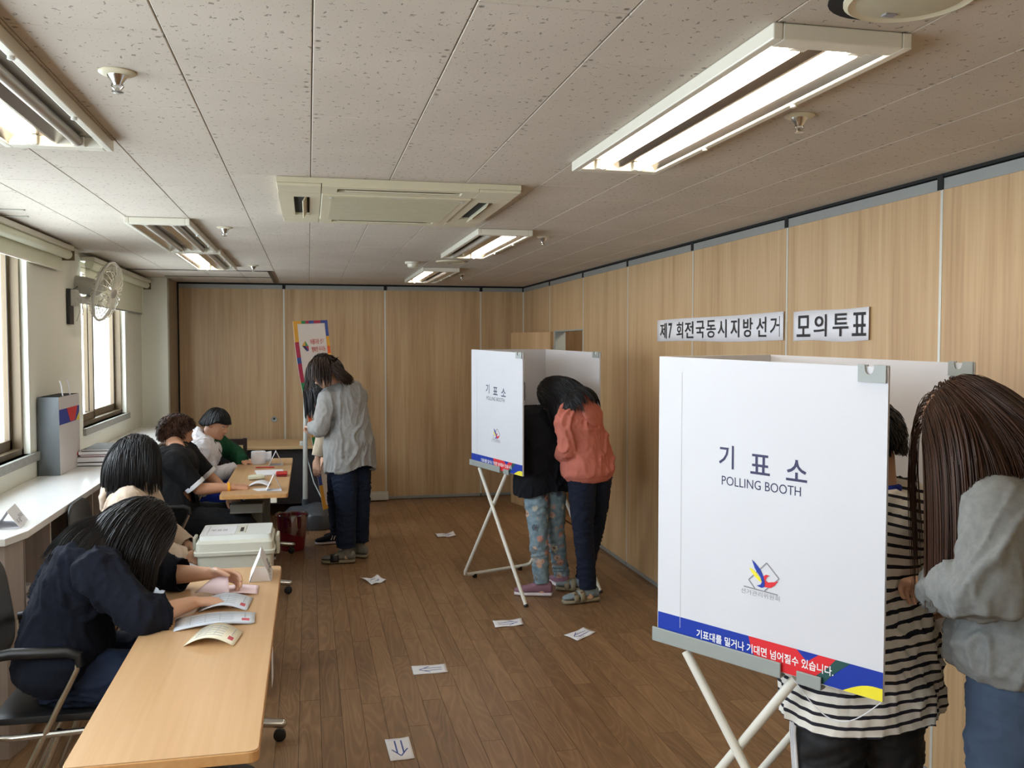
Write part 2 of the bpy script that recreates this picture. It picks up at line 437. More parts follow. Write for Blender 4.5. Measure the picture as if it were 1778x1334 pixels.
for k in range(-6, 8):
    x0 = .014 + TX * k; x1 = x0 + TX
    x0c, x1c = max(x0, XL - .01), min(x1, XR + .04)
    if x1c - x0c < .02: continue
    ys = 2.03 if k % 2 == 0 else 2.345
    n0 = math.floor((YF - ys) / TY)
    y = ys + TY * n0
    while y < YB:
        y0, y1 = max(y, YF), min(y + TY, YB + .02)
        if y1 - y0 > .02:
            if y1 < 1.0: tstuff.box((x0c + .001, y0 + .001, CEIL), (x1c - .001, y1 - .001, CEIL + .018))
            else:
                if x1c - x0c > TX - 1e-4 and y1 - y0 > TY - 1e-4: me = tm
                else: me = tile_mesh(x1c - x0c, y1 - y0)
                link('ceiling_tile', me, ceiling, ((x0c + x1c) / 2, (y0 + y1) / 2, 0))
        y += TY
tag(build('tile_field', tstuff, 'tile', ceiling), kind='stuff')
m_ = MB().box((XR + .04, 6, CEIL - .05), (XC, 9.9, CEIL)); build('corridor_soffit', m_, 'wallpaint2', ceiling)

# left wall with window openings
m_ = MB(); x0, x1 = XL - .26, XL
ys = [YF] + [v for w in sorted(WIN) for v in w[:2]] + [YB + .4]
ws = sorted(WIN)
for i in range(0, len(ys), 2): m_.box((x0, ys[i], -.1), (x1, ys[i + 1], CEIL + .02))
for y0, y1, z0, z1 in ws: m_.box((x0, y0, -.1), (x1, y1, z0)); m_.box((x0, y0, z1), (x1, y1, CEIL + .02))
wall_left = struct('wall_left', m_, 'wallpaint')
# column return beside the back wall
m_ = MB().box((XL, 9.34, 0), (-1.322, 9.92, CEIL)); build('column', m_, 'wallpaint', wall_left)
m_ = MB().box((-1.322, 9.345, 0), (-1.308, 9.92, CEIL - .005)); build('column_side', m_, mat('taupe side strip', (150, 136, 116), .6), wall_left)

def window(n, y0, y1, z0, z1, mull):
    fx = XL - .035
    m_ = MB(); t = .032
    m_.box((fx - .09, y0, z0), (fx, y0 + t, z1)); m_.box((fx - .09, y1 - t, z0), (fx, y1, z1))
    m_.box((fx - .09, y0, z0), (fx, y1, z0 + t)); m_.box((fx - .09, y0, z1 - t), (fx, y1, z1))
    w = struct('window_%d' % n, m_, 'frame')
    ys_ = [y0 + t] + mull + [y1 - t]
    for i in range(len(ys_) - 1):
        a, b = ys_[i] - (.02 if i else 0), ys_[i + 1] + (.02 if i < len(ys_) - 2 else 0); X = fx - .015 - .035 * (i % 2); s = .036
        q = MB(); q.box((X - .03, a, z0 + t), (X, a + s, z1 - t)); q.box((X - .03, b - s, z0 + t), (X, b, z1 - t))
        q.box((X - .03, a, z0 + t), (X, b, z0 + t + s * 1.5)); q.box((X - .03, a, z1 - t - s), (X, b, z1 - t))
        sash = build('sash', q, 'frame', w, bevel=.002)
        g = MB().box((X - .017, a + s, z0 + t + s * 1.5), (X - .013, b - s, z1 - t - s)); build('pane', g, 'glass', sash)
        g = MB(); yy = b - s
        g.box((X - .002, a + s - .004, z0 + t + s * 1.5), (X + .001, a + s + .004, z1 - t - s)); g.box((X - .002, b - s - .004, z0 + t + s * 1.5), (X + .001, b - s + .004, z1 - t - s))
        build('gasket', g, 'frame_d', sash)
    q = MB().box((XL - .26, y0 - .015, z0 - .05), (XL + .022, y1 + (.16 if n < 3 else .02) * (1 if n == 1 else .4), z0)); build('window_sill', q, 'sill', w, bevel=.003)
    return w
window(1, *WIN[0], [4.6]); window(2, *WIN[1], [7.55]); window(3, *WIN[2], [1.5])  # third window is out of view, added to let in more daylight

# roller blinds hang from a white pelmet box near the ceiling
def blind(y0, y1, z1, drop, label, up):
    t = thing('roller_blind', (XL + .05, (y0 + y1) / 2, z1), label, 'blind', 'roller blinds over the windows')
    q = MB().box((XL + .005, y0, z1 - .03), (XL + .10, y1, z1)); build('head_box', q, 'metal_w', t, bevel=.004)
    q = MB(); ax = [(0, 0, 1), (1, 0, 0), (0, 1, 0)]; q.lathe([(.03, 0), (.03, y1 - y0 - .02)], (XL + .06, y0 + .01, z1 - .052), ax, 20); build('roller', q, 'blind', t, auto=True)
    q = MB().box((XL + .03, y0 + .03, z1 - drop), (XL + .032, y1 - .03, z1 - .05)); build('fabric', q, 'blind', t)
    q = MB().box((XL + .026, y0 + .03, z1 - drop - .012), (XL + .036, y1 - .03, z1 - drop)); build('bottom_bar', q, 'metal_w' if not up else 'alu', t)
    q = MB().box((XL + .02, y1 - .008, z1 - .09), (XL + .1, y1, z1 - .005)); build('end_bracket', q, 'frame', t)
    return t
blind(3.2, 6.38, CEIL - .012, .15, 'cream roller blind pulled nearly all the way up over the nearer window', False)
b2 = blind(6.95, 9.30, CEIL - .025, .32, 'cream roller blind hanging a short way down over the far window', True)
for dy in (0, .05): build('bead_cord', MB().tube([(XL + .05, 9.12 + dy, CEIL - .1), (XL + .045, 9.12 + dy, 1.5), (XL + .04, 9.12 + dy, 1.0)], .003, 6), 'blind', b2)

# dirty gap line between left wall and ceiling, cable clip box
q = MB().box((XL, 6.5, CEIL - .05), (XL + .07, 6.62, CEIL - .01)); tag(build('junction_box', q, 'metal_w', bevel=.004), 'small white junction box in the corner above the wall fan', 'junction box')

# back wall: movable partition panels
def partition(wall, axis, const, inn, seams, gapdark, zt0=2.255, zt1=2.297, skip=None, trim_w=.008):
    """panels as children of the wall; axis 0: along x at y=const, axis 1: along y at x=const; inn = direction into the room"""
    for i in range(len(seams) - 1):
        a, b = seams[i] + .004, seams[i + 1] - .004
        def bx(a0, b0, z0, z1, dep0, dep1):
            if axis == 0: return MB().box((a0, const + inn * dep0, z0), (b0, const + inn * dep1, z1))
            return MB().box((const + inn * dep0, a0, z0), (const + inn * dep1, b0, z1))
        if skip and i == skip[0]:
            ya, yb, zd = skip[1:]
            q = bx(a, b, zd, zt0, -.04, 0); o = q
            if ya - a > .01: o.box((const, a, .035), (const - inn * .04, ya, zd))
            if b - yb > .01: o.box((const, yb, .035), (const - inn * .04, b, zd))
            build('partition_panel', o, 'panel', wall, loc=(const, a, .1))
        else: build('partition_panel', bx(a, b, .035, zt0, -.04, 0), 'panel', wall)
        build('top_rail', bx(a, b - .004, zt0, zt1, -.03, .004), 'alu', wall)
        if not (skip and i == skip[0]): build('bottom_rail', bx(a, b - .004, .006, .035, -.03, .005), 'alu', wall)
        build('trim_strip', bx(b - .006, b + .008, .035, zt0, -.02, .002), 'alu_l', wall)
        build('seam_block', bx(b - .012, b + .02, zt0 + .001, CEIL - .004, -.03, .008), 'dark', wall)
m_ = MB().box((-1.45, YB + .045, -.05), (XR + .2, YB + .12, CEIL + .02)); m_.box((-1.31, YB - .0, 0), (-1.296, YB + .05, CEIL))
wall_back = struct('wall_back', m_, 'dark')
partition(wall_back, 0, YB, -1, [-1.296, -.247, .807, 1.848, XR], None)
q = MB(); ax = [(1, 0, 0), (0, 0, 1), (0, -1, 0)]; q.lathe([(.032, 0), (.032, .004), (.027, .006), (.02, .003), (.004, .003)], (-.36, YB, .893), ax, 28); lock = build('flush_lock', q, 'alu', wall_back, auto=True)
q = MB().box((-.368, YB - .006, .889), (-.352, YB - .003, .905)); build('keyhole', q, 'dark', lock)
DY0, DY1, DZ = 7.662, 8.62, 1.812
m_ = MB(); m_.box((XR + .045, YF, -.05), (XR + .1, DY0, CEIL + .02)); m_.box((XR + .045, DY1, -.05), (XR + .1, YB + .2, CEIL + .02)); m_.box((XR + .045, DY0, DZ), (XR + .1, DY1, CEIL + .02))
wall_right = struct('wall_right', m_, 'dark')
S_R = [-1.5, -.376, .76, 1.9, 3.044, 4.183, 5.331, 6.516, 7.655, 8.782, YB]
partition(wall_right, 1, XR, -1, S_R, None, skip=(8, DY0, DY1, DZ))
m_ = MB().box((XL - .3, YF - .1, -.05), (XR + .2, YF, CEIL + .02)); struct('wall_front', m_, 'wallpaint2')
# door opening: grey frame, leaf swung into the room
q = MB(); q.box((XR, DY0, 0), (XR + .1, DY0 + .018, DZ)); q.box((XR - .002, DY1 - .05, 0), (XR + .1, DY1, DZ)); q.box((XR, DY0, DZ - .012), (XR + .1, DY1, DZ))
d_ = struct('door_1', q, 'grey_pl')
hx, hy = XR - .01, DY1 + .04; ex, ey = 2.105, 9.47; u_ = _n(np.array([ex - hx, ey - hy, 0])); nn_ = np.array([-u_[1], u_[0], 0]); L_ = math.hypot(ex - hx, ey - hy)
q = MB().obox(np.array([hx, hy, .9]) + u_ * L_ / 2 + nn_ * .0, (u_, nn_, (0, 0, 1)), (L_ / 2, .02, .9)); leaf = build('door_leaf', q, 'panel_d', d_, bevel=.002)
q = MB(); c = np.array([hx, hy, 1.0]) + u_ * (L_ - .07) + nn_ * .03; q.lathe([(.026, 0), (.026, .01), (.012, .014), (.012, .05)], c - nn_ * .012, [u_, (0, 0, 1), nn_], 20); q.obox(c + nn_ * .04 - u_ * .05, (u_, nn_, (0, 0, 1)), (.06, .008, .009)); build('door_handle', q, 'chrome', leaf, auto=True)
for z in (1.62, .9, .25):
    q = MB(); q.box((XR - .006, DY1 - .02, z - .045), (XR + .004, DY1 + .02, z + .045)); build('hinge', q, 'alu', d_)
# the corridor beyond the opening
m_ = MB().box((XC, 6, 0), (XC + .06, 9.9, CEIL)); m_.box((XR + .1, 9.85, 0), (XC, 9.9, CEIL)); m_.box((XR + .1, 6, 0), (XC, 6.05, CEIL))
w_ = struct('wall_corridor', m_, 'panel')
q = MB(); q.box((XC - .02, 8.55, 0), (XC, 8.6, 2.0)); q.box((XC - .02, 7.4, 1.93), (XC, 8.6, 2.0)); build('frame_strip', q, 'alu_l', w_)
q = MB().box((XC - .005, 7.4, 0), (XC + .01, 8.55, 1.93)); build('corridor_door_panel', q, 'panel_d', w_)
lt = thing('added_corridor_light', (2.95, 8.0, CEIL - .07), 'unseen round light added to brighten the corridor beyond the open door', 'lamp')  # unseen light source, added to brighten the wood behind the doorway
q = MB().lathe([(.10, .018), (.12, -.02), (.10, -.06), (.04, -.085)], (2.95, 8.0, CEIL - .07), None, 24); build('added_light_dome', q, emit('added corridor light', (255, 236, 210), 80), lt, auto=True)
# low duct cover along the back wall and skirting gap
q = MB(); q.box((-1.28, YB - .11, .012), (.822, YB - .008, .098)); dc = build('trim_1', q, 'duct', bevel=.008); tag(dc, kind='structure')
q = MB().box((.2, YB - .112, .03), (.6, YB - .109, .034)); build('seam_line', q, 'dark', dc)
# access frame in ceiling near the back wall
q = MB(); q.box((-.345, 8.28, CEIL - .006), (-.315, 9.86, CEIL - .0005)); q.box((-1.5, 8.28, CEIL - .006), (-.315, 8.295, CEIL - .0005)); q.box((-1.3, 9.05, CEIL - .005), (-.345, 9.057, CEIL - .0005))
af = build('trim_2', q, 'frame_d'); tag(af, kind='structure')
q = MB().box((-.308, 8.28, CEIL - .008), (-.30, 9.86, CEIL - .0005)); build('metal_edge', q, 'frame', af)
q = MB().box((XR - .006, YF, CEIL - .012), (XR + .05, YB, CEIL + .01)); q.box((-1.3, YB - .006, CEIL - .012), (XR, YB + .05, CEIL + .01)); tag(build('trim_3', q, 'dark'), kind='structure')

# ------------------------------------------------------------------ ceiling fixtures
def light_fixture(x0, y0, y1, lit, label, sag=0.0):
    x1 = x0 + .312; t = thing('ceiling_light', ((x0 + x1) / 2, (y0 + y1) / 2, CEIL), label, 'ceiling light', 'two-tube fluorescent ceiling lights')
    z0, z1, w = CEIL - .034, CEIL - .001, .022
    q = MB(); q.box((x0, y0, z0), (x0 + w, y1, z1)); q.box((x1 - w, y0, z0), (x1, y1, z1)); q.box((x0 + w, y0, z0), (x1 - w, y0 + .05, z1)); q.box((x0 + w, y1 - .05, z0), (x1 - w, y1, z1))
    build('frame', q, 'metal_w', t, bevel=.003)
    q = MB(); xa, xb, ya, yb, zr = x0 + w, x1 - w, y0 + .05, y1 - .05, CEIL - .003
    xm = (xa + xb) / 2; prof = [(xa, z0 + .006), (xa + .018, zr), (xm - .03, zr), (xm - .004, z0 + .008), (xm + .004, z0 + .008), (xm + .03, zr), (xb - .018, zr), (xb, z0 + .006)]
    vs = [(x, y, z) for y in (ya, yb) for x, z in prof]; n = len(prof)
    q.add(vs, [(i, i + 1, n + i + 1, n + i) for i in range(n - 1)]); build('reflector', q, 'refl', t)
    for i, cx in enumerate(((xa + xm) / 2, (xb + xm) / 2)):
        ax = [(1, 0, 0), (0, 0, 1), (0, -1, 0)]
        q = MB().lathe([(.013, 0), (.0155, .006), (.0155, yb - ya - .046), (.013, yb - ya - .04)], (cx, yb - .02, CEIL - .0205), [(1, 0, 0), (0, 0, 1), (0, -1, 0)], 16)
        tb = build('tube', q, 'tube' if lit[i] else 'tubeoff', t, auto=True)
        if lit[i]: tb['label'] = 'glowing fluorescent tube'
        else: tb['label'] = 'unlit grey tube'
        for ye in (ya, yb - .02): build('lamp_holder', MB().box((cx - .018, ye, CEIL - .033), (cx + .018, ye + .02, CEIL - .004)), 'metal_w', t, bevel=.003)
    for yy in (y0 + .45, y1 - .45): build('screw_cap', MB().lathe([(.008, 0), (.008, .006), (.004, .008)], (x1 - .013, yy, z0), [(1, 0, 0), (0, -1, 0), (0, 0, -1)], 12), 'alu_l', t, auto=True)
    return t
light_fixture(.905, 1.69, 3.12, (1, 1), 'large near ceiling light on the right with both tubes lit')
light_fixture(.915, 5.0, 6.45, (0, 1), 'ceiling light just beyond the air conditioner with only its right tube lit')
light_fixture(.925, 7.6, 9.05, (1, 0), 'farthest right ceiling light with only its left tube lit')
light_fixture(-.905, 1.69, 3.12, (1, 0), 'near left ceiling light cut by the photo edge, one tube lit and one dark')
light_fixture(-.895, 4.92, 6.41, (0, 0), 'left ceiling light with both tubes dark')
light_fixture(-.88, 6.44, 7.88, (1, 0), 'far left ceiling light, its left tube lit, touching the dark one')
light_fixture(.905, -1.1, .33, (1, 1), 'ceiling light behind the photographer')
light_fixture(-.905, -1.1, .33, (1, 1), 'ceiling light behind the photographer on the window side')

# cassette air conditioner
ax0, ax1, ay0, ay1 = -.115, .84, 3.62, 4.70
t = thing('air_conditioner', ((ax0 + ax1) / 2, (ay0 + ay1) / 2, CEIL), 'ivory square cassette air conditioner set in the middle of the ceiling', 'air conditioner')
zc = CEIL - .034
def vent_panel(x0, y0, x1, y1, slot):
    """flat plate with a rectangular hole"""
    a, b, c, d = slot; q = MB()
    for r in ((x0, y0, x1, b), (x0, d, x1, y1), (x0, b, a, d), (c, b, x1, d)):
        if r[2] - r[0] > 1e-4 and r[3] - r[1] > 1e-4: q.box((r[0], r[1], zc), (r[2], r[3], zc + .012))
    return q
cx, cy = (ax0 + ax1) / 2, (ay0 + ay1) / 2; iw = .29
q = MB().loft([((cx, cy, CEIL - .001), (1, 0, 0), (0, 1, 0), (ax1 - ax0) / 2 * 1.30, (ay1 - ay0) / 2 * 1.30, .28), ], 32) if False else MB()
q.box((ax0 + .03, ay0 + .03, zc + .012), (ax1 - .03, ay1 - .03, CEIL - .001)); build('housing', q, 'dark', t)
q = MB(); q.box((ax0, ay0, zc + .012), (ax1, ay0 + .03, CEIL - .001)); q.box((ax0, ay1 - .03, zc + .012), (ax1, ay1, CEIL - .001)); q.box((ax0, ay0 + .03, zc + .012), (ax0 + .03, ay1 - .03, CEIL - .001)); q.box((ax1 - .03, ay0 + .03, zc + .012), (ax1, ay1 - .03, CEIL - .001)); build('side_skirt', q, 'ac', t)
for s_, (x0, y0, x1, y1, slot) in enumerate([(ax0, ay0 + .17, ax0 + .17, ay1 - .17, (ax0 + .06, ay0 + .27, ax0 + .125, ay1 - .27)), (ax1 - .17, ay0 + .17, ax1, ay1 - .17, (ax1 - .125, ay0 + .27, ax1 - .06, ay1 - .27)),
        (ax0 + .17, ay0, ax1 - .17, ay0 + .17, (ax0 + .23, ay0 + .05, ax1 - .23, ay0 + .13)), (ax0 + .17, ay1 - .17, ax1 - .17, ay1, (ax0 + .23, ay1 - .13, ax1 - .23, ay1 - .06))]):
    pnl = build('outlet_panel', vent_panel(x0 + .001, y0 + .001, x1 - .001, y1 - .001, slot), 'ac', t)
    a, b, c, d = slot; lx = (c - a) > (d - b); q = MB()
    if lx: q.obox(((a + c) / 2, b + .022, zc + .002), ((1, 0, 0), _n((0, .9, .35)), _n((0, -.35, .9))), ((c - a) / 2 - .03, .018, .002))
    else: q.obox((a + .045, (b + d) / 2, zc - .001), (_n((.5, 0, .8)), (0, 1, 0), _n((-.8, 0, .5))), (.016, (d - b) / 2 - .02, .002))
    build('louvre', q, 'ac', pnl)
for x0, y0 in ((ax0, ay0), (ax1 - .17, ay0), (ax0, ay1 - .17), (ax1 - .17, ay1 - .17)):
    q = MB().box((x0 + .001, y0 + .001, zc), (x0 + .169, y0 + .169, zc + .012)); build('corner_plate', q, 'ac', t, bevel=.003)
q = MB().box((ax0 + .172, ay0 + .172, zc - .006), (ax1 - .172, ay1 - .172, zc + .01)); gr = build('intake_grille', q, 'ac', t, bevel=.004)
q = MB(); k = 0
for i in range(46):
    y = ay0 + .21 + i * (ay1 - ay0 - .42) / 45.; q.box((ax0 + .21, y - .003, zc - .009), (ax1 - .21, y + .003, zc - .0062))
build('filter_slat', q, 'ac_d', gr)['kind'] = 'stuff'
for a_, b_ in (((cx - .03, ay0 + .186, zc - .008), (cx + .03, ay0 + .194, zc - .006)), ((ax0 + .2, ay0 + .215, zc - .012), (ax0 + .215, ay0 + .225, zc - .006)), ((ax1 - .215, ay0 + .215, zc - .012), (ax1 - .2, ay0 + .225, zc - .006))): build('catch', MB().box(a_, b_), 'alu_l', gr)

def sprinkler(x, y, label):
    t = thing('sprinkler_head', (x, y, CEIL), label, 'sprinkler')
    dn = [(1, 0, 0), (0, -1, 0), (0, 0, -1)]
    build('escutcheon', MB().lathe([(.042, .0005), (.042, .003), (.036, .007), (.022, .009)], (x, y, CEIL), dn, 24), 'ac', t, auto=True)
    q = MB().lathe([(.024, .006), (.022, .012), (.012, .026), (.009, .032)], (x, y, CEIL), dn, 18)
    for s in (-1, 1): q.tube([(x + s * .009, y, CEIL - .02), (x + s * .013, y, CEIL - .034), (x + s * .005, y, CEIL - .044)], .0022, 6)
    build('body', q, 'chrome', t, auto=True)
    build('deflector', MB().lathe([(.003, .036), (.004, .044), (.0135, .046), (.0135, .048), (.003, .049)], (x, y, CEIL), dn, 16), 'chrome', t, auto=True)
for x, y, l in ((-.433, 2.333, 'nearest left sprinkler head, beside the near left light'), (1.343, 2.354, 'sprinkler head right of the large lit ceiling light'), (-.442, 5.264, 'small sprinkler head right of the dark left ceiling light'),
                (-.43, 7.72, 'far left sprinkler head right of the far left lit light'), (1.366, 5.298, 'sprinkler head right of the light beyond the air conditioner'), (1.368, 8.25, 'farthest right sprinkler head near the back right corner')): sprinkler(x, y, l)
def speaker(x, y, r, label, gapy):
    t = thing('ceiling_speaker', (x, y, CEIL), label, 'speaker')
    dn = [(1, 0, 0), (0, -1, 0), (0, 0, -1)]
    if gapy: build('cutout', MB().lathe([(r * 1.02, .0004), (r * 1.02, .0012)], (x - .022, y + .012, CEIL), dn, 32), 'dark', t)
    build('rim', MB().lathe([(r, .001), (r, .007), (r * .93, .012), (r * .86, .009)], (x, y, CEIL), dn, 40), 'ac', t, auto=True)
    g = build('grille', MB().lathe([(r * .88, .008), (r * .6, .012), (r * .1, .013)], (x, y, CEIL), dn, 40), 'ac_d', t, auto=True)
    build('badge', MB().box((x - .012, y + r * .55 - .008, CEIL - .015), (x + .012, y + r * .55 + .008, CEIL - .012)), 'ink_g', g)
speaker(1.085, 1.512, .118, 'round ivory ceiling speaker at the upper right above the large light', True)
speaker(1.07, 7.0, .115, 'distant flat round ceiling speaker between the two far lit lights', False)
t = thing('smoke_detector', (.79, 7.13, CEIL), 'white round smoke detector left of the far ceiling lights', 'smoke detector')
dn = [(1, 0, 0), (0, -1, 0), (0, 0, -1)]
build('base', MB().lathe([(.058, .0005), (.058, .014), (.052, .018)], (.79, 7.13, CEIL), dn, 28), 'metal_w', t, auto=True)
build('sensor', MB().lathe([(.04, .016), (.038, .038), (.028, .046), (.01, .048)], (.79, 7.13, CEIL), dn, 24), 'metal_w', t, auto=True)
# small metal strips lying flat at the far left of the ceiling
for k, (y, a, b, l) in enumerate([(5.02, -1.55, -1.36, 'short'), (4.78, -1.55, -1.31, 'long')]):
    tag(build('metal_strip', MB().box((a, y - .012, CEIL - .006), (b, y + .012, CEIL - .0006)), 'alu_l'), 'thin ' + l + ' metal strip fixed to the ceiling at the far left edge', 'metal strip')
W3 = lambda *v: np.array(v, float)
# ------------------------------------------------------------------ polling booths
Zv = np.array([0, 0, 1.])
BL, BT, BB = .632, 1.628, .842
def booth(A, B, label, group):
    A = np.array([A[0], A[1], 0.]); B = np.array([B[0], B[1], 0.]); e = _n(B - A); w = np.array([-e[1], e[0], 0.])  # e: towards the open side, w: across, to the right panel
    if w @ CR < 0: w = -w
    n = -w  # outward normal of left panel
    C = A + w * BL; D = B + w * BL
    t = thing('polling_booth', (A + B + C + D) / 4, label, 'polling booth', group)
    th = .010
    q = MB().obox((A + B) / 2 + Zv * (BT + BB) / 2 - n * th / 2, (e, n, Zv), (BL / 2, th / 2, (BT - BB) / 2)); lp = build('left_panel', q, 'board', t)
    q = MB().obox((C + D) / 2 + Zv * (BT + BB) / 2 + n * th / 2, (e, n, Zv), (BL / 2, th / 2, (BT - BB) / 2)); rp = build('right_panel', q, 'board', t)
    q = MB().obox((A + C) / 2 + Zv * (BT + BB) / 2 + e * th / 2, (w, e, Zv), (BL / 2 - th, th / 2, (BT - BB) / 2)); build('back_panel', q, 'board', t)
    # voting shelf inside
    q = MB().obox((A + C) / 2 + e * .19 + Zv * .86, (e, w, Zv), (.18, BL / 2 - .02, .008)); build('writing_shelf', q, 'board', t)
    P = lambda u, z: A + e * u + Zv * z + n * .0003
    O = A + n * .0002
    def pr(poly, m_, k=0): build('printed_band', MB().prism(poly, O + n * .0003 * k, e, Zv, n, .0005), m_, lp)
    b0, b1 = BB + .001, .912
    pr([(0.001, b0), (BL - .001, b0), (BL - .001, b1), (.001, b1)], 'p_blue')
    pr([(.282, b1), (.291, .88), (.312, b0), (.47, b0), (.505, .87), (.517, b1)], 'p_red', 1)
    pr([(.416, b1), (.443, .888), (.473, b1)], 'p_blue', 2)
    g = [(.517, b1), (.495, .885), (.47, .862), (.455, b0)] + [(.485, b0), (.505, .868), (.53, .892), (.553, b1)]
    pr(g, 'p_green', 2)
    yl = [(BL - .001, b0)] + [(.535 + (BL - .001 - .535) * k / 8, b0 + .030 * math.sin(math.pi / 2 * min(1, k / 6.5))) for k in range(9)][::-1]
    pr(yl, 'p_yellow', 3)
    L = lambda s, u0, z0, w_, h_, m_, bold=0., lf=.0005: build('lettering', text_mb(s, 1, A + e * u0 + Zv * z0, e, Zv, n, w_, h_, bold=bold, lift=lf), m_, lp)
    L('기', .190, 1.341, .044, .062, 'ink', .012); L('표', .282, 1.337, .055, .052, 'ink', .012); L('소', .381, 1.333, .056, .054, 'ink', .012)
    L('POLLING BOOTH', .199, 1.297, .222, .024, 'ink', .0)
    L('기표대를 밀거나 기대면 넘어질수 있습니다.', .127, .869, .385, .024, 'white_t', .016, .0022)
    # emblem: a ballot sheet outline, a line under it and the three-coloured brush mark
    def poly(pts, m_, k=1): build('emblem', MB().prism(pts, O + n * .0003 * k, e, Zv, n, .0004), m_, lp)
    def stroke(a, b, w_, m_='ink_g', k=1):
        a = np.array(a); b = np.array(b); d = (b - a) / np.linalg.norm(b - a); p = np.array([-d[1], d[0]]) * w_ / 2; poly([tuple(a - p), tuple(b - p), tuple(b + p), tuple(a + p)], m_, k)
    pts = [(.299, 1.040), (.281, 1.060), (.331, 1.113), (.366, 1.079), (.326, 1.040)]
    for a, b in zip(pts[:-1], pts[1:]): stroke(a, b, .0030)
    stroke((.267, 1.040), (.363, 1.037), .0032)
    poly([(.282, 1.092), (.291, 1.090), (.303, 1.082), (.314, 1.070), (.319, 1.060), (.309, 1.063), (.298, 1.072), (.288, 1.083)], 'p_yellow', 2)
    poly([(.290, 1.114), (.301, 1.106), (.314, 1.093), (.323, 1.077), (.328, 1.060), (.326, 1.050), (.318, 1.046), (.304, 1.049), (.315, 1.054), (.319, 1.062), (.315, 1.073), (.306, 1.083), (.298, 1.094)], 'p_blue', 3)
    poly([(.323, 1.077), (.330, 1.083), (.340, 1.082), (.333, 1.077), (.329, 1.068), (.336, 1.064), (.356, 1.069), (.364, 1.073), (.354, 1.059), (.343, 1.051), (.326, 1.050), (.325, 1.062)], 'p_red', 3)
    L('선거관리위원회', .259, 1.021, .109, .0135, 'ink_g', .0)
    # fold line
    build('fold_line', MB().obox(P(.073, (BT + BB) / 2), (e, n, Zv), (.0008, .0004, (BT - BB) / 2 - .04)), mat('crease', (205, 205, 208), .6, var=0) if 'crease' not in M else M['crease'], lp)
    # grey plastic rail, clip and corner brackets
    def rail(u0, u1, z0, z1, base, dr):
        q = MB(); q.obox(base + e * (u0 + u1) / 2 + Zv * (z0 + z1) / 2 + dr * .008, (e, n, Zv), ((u1 - u0) / 2, .003, (z1 - z0) / 2)); q.obox(base + e * (u0 + u1) / 2 + Zv * (z0 + .002) - dr * .004, (e, n, Zv), ((u1 - u0) / 2, .014, .003))
        return q
    build('support_rail', rail(-.012, .377, .829, .868, A, n), 'grey_pl', t, bevel=.0015)
    build('rail_clip', rail(.42, .484, .829, .861, A, n), 'grey_pl', t, bevel=.0015)
    build('support_rail', rail(-.012, .48, .829, .868, C, -n), 'grey_pl', t, bevel=.0015)
    for base, dr in ((A, n), (C, -n)):
        q = MB(); pl = [(.562, 1.591), (.628, 1.591), (.628, 1.632), (.60, 1.632), (.60, 1.624), (.597, 1.614), (.59, 1.609), (.583, 1.611), (.579, 1.618), (.578, 1.632), (.562, 1.632)]
        q.prism(pl, base + dr * .003, e, Zv, dr, .004); build('corner_bracket', q, 'grey_pl', t)
        q = MB().prism(pl, base - dr * (th + .007), e, Zv, dr, .004); build('corner_bracket', q, 'grey_pl', t)
    # the board case sits a touch higher at its closed back
    def shear(o):
        co = np.empty(len(o.data.vertices) * 3, np.float32); o.data.vertices.foreach_get('co', co); co = co.reshape(-1, 3); wp = co + WLOC_O[o]
        co[:, 2] += -.006 + .020 * (1 - ((wp - A) @ e) / BL); o.data.vertices.foreach_set('co', co.ravel()); o.data.update()
        for c_ in o.children: shear(c_)
    for o_ in list(t.children): shear(o_)
    # crossed tube legs, U-shaped at the back
    zt = .828; r = .0125
    for base, dr in ((A, -n), (C, n)):
        top1 = base + e * .085 + Zv * zt + dr * .012; foot1 = base + e * (BL + .02) + Zv * .012 + dr * .012
        build('front_leg', MB().tube([top1, foot1], r, 14), 'legw', t, auto=True)
        build('rubber_foot', MB().tube([foot1, foot1 + _n(foot1 - top1) * .012], r + .002, 14), 'black', t, auto=True)
    a0 = A - n * .03 + e * .40 + Zv * zt; a1 = A - n * .03 + e * (-.16) + Zv * .03; c0 = C + n * .03 + e * .40 + Zv * zt; c1 = C + n * .03 + e * (-.16) + Zv * .03
    a1b = a1 + _n(a0 - a1) * .04; c1b = c1 + _n(c0 - c1) * .04; ww = w * .04
    q = MB().tube([a0, a1b, a1 + _n(a0 - a1) * .012 + w * .008, a1 + ww, c1 - ww, c1 + _n(c0 - c1) * .012 - w * .008, c1b, c0], r, 14); build('rear_leg_frame', q, 'legw', t, auto=True)
    for p in (a1 + w * .09, c1 - w * .09): build('rubber_foot', MB().obox(p - Zv * .015, (w, e, Zv), (.012, .012, .014)), 'black', t)
    return t, A, e, w, n
M['crease'] = mat('crease', (205, 205, 208), .6, var=0)
bt1 = booth((.953, 2.402), (1.307, 1.880), 'large nearest white polling booth of corrugated board on crossed tube legs', 'white polling booths')
bt2 = booth((1.097, 6.247), (1.322, 5.656), 'smaller distant white polling booth standing beyond the near one', 'white polling booths')
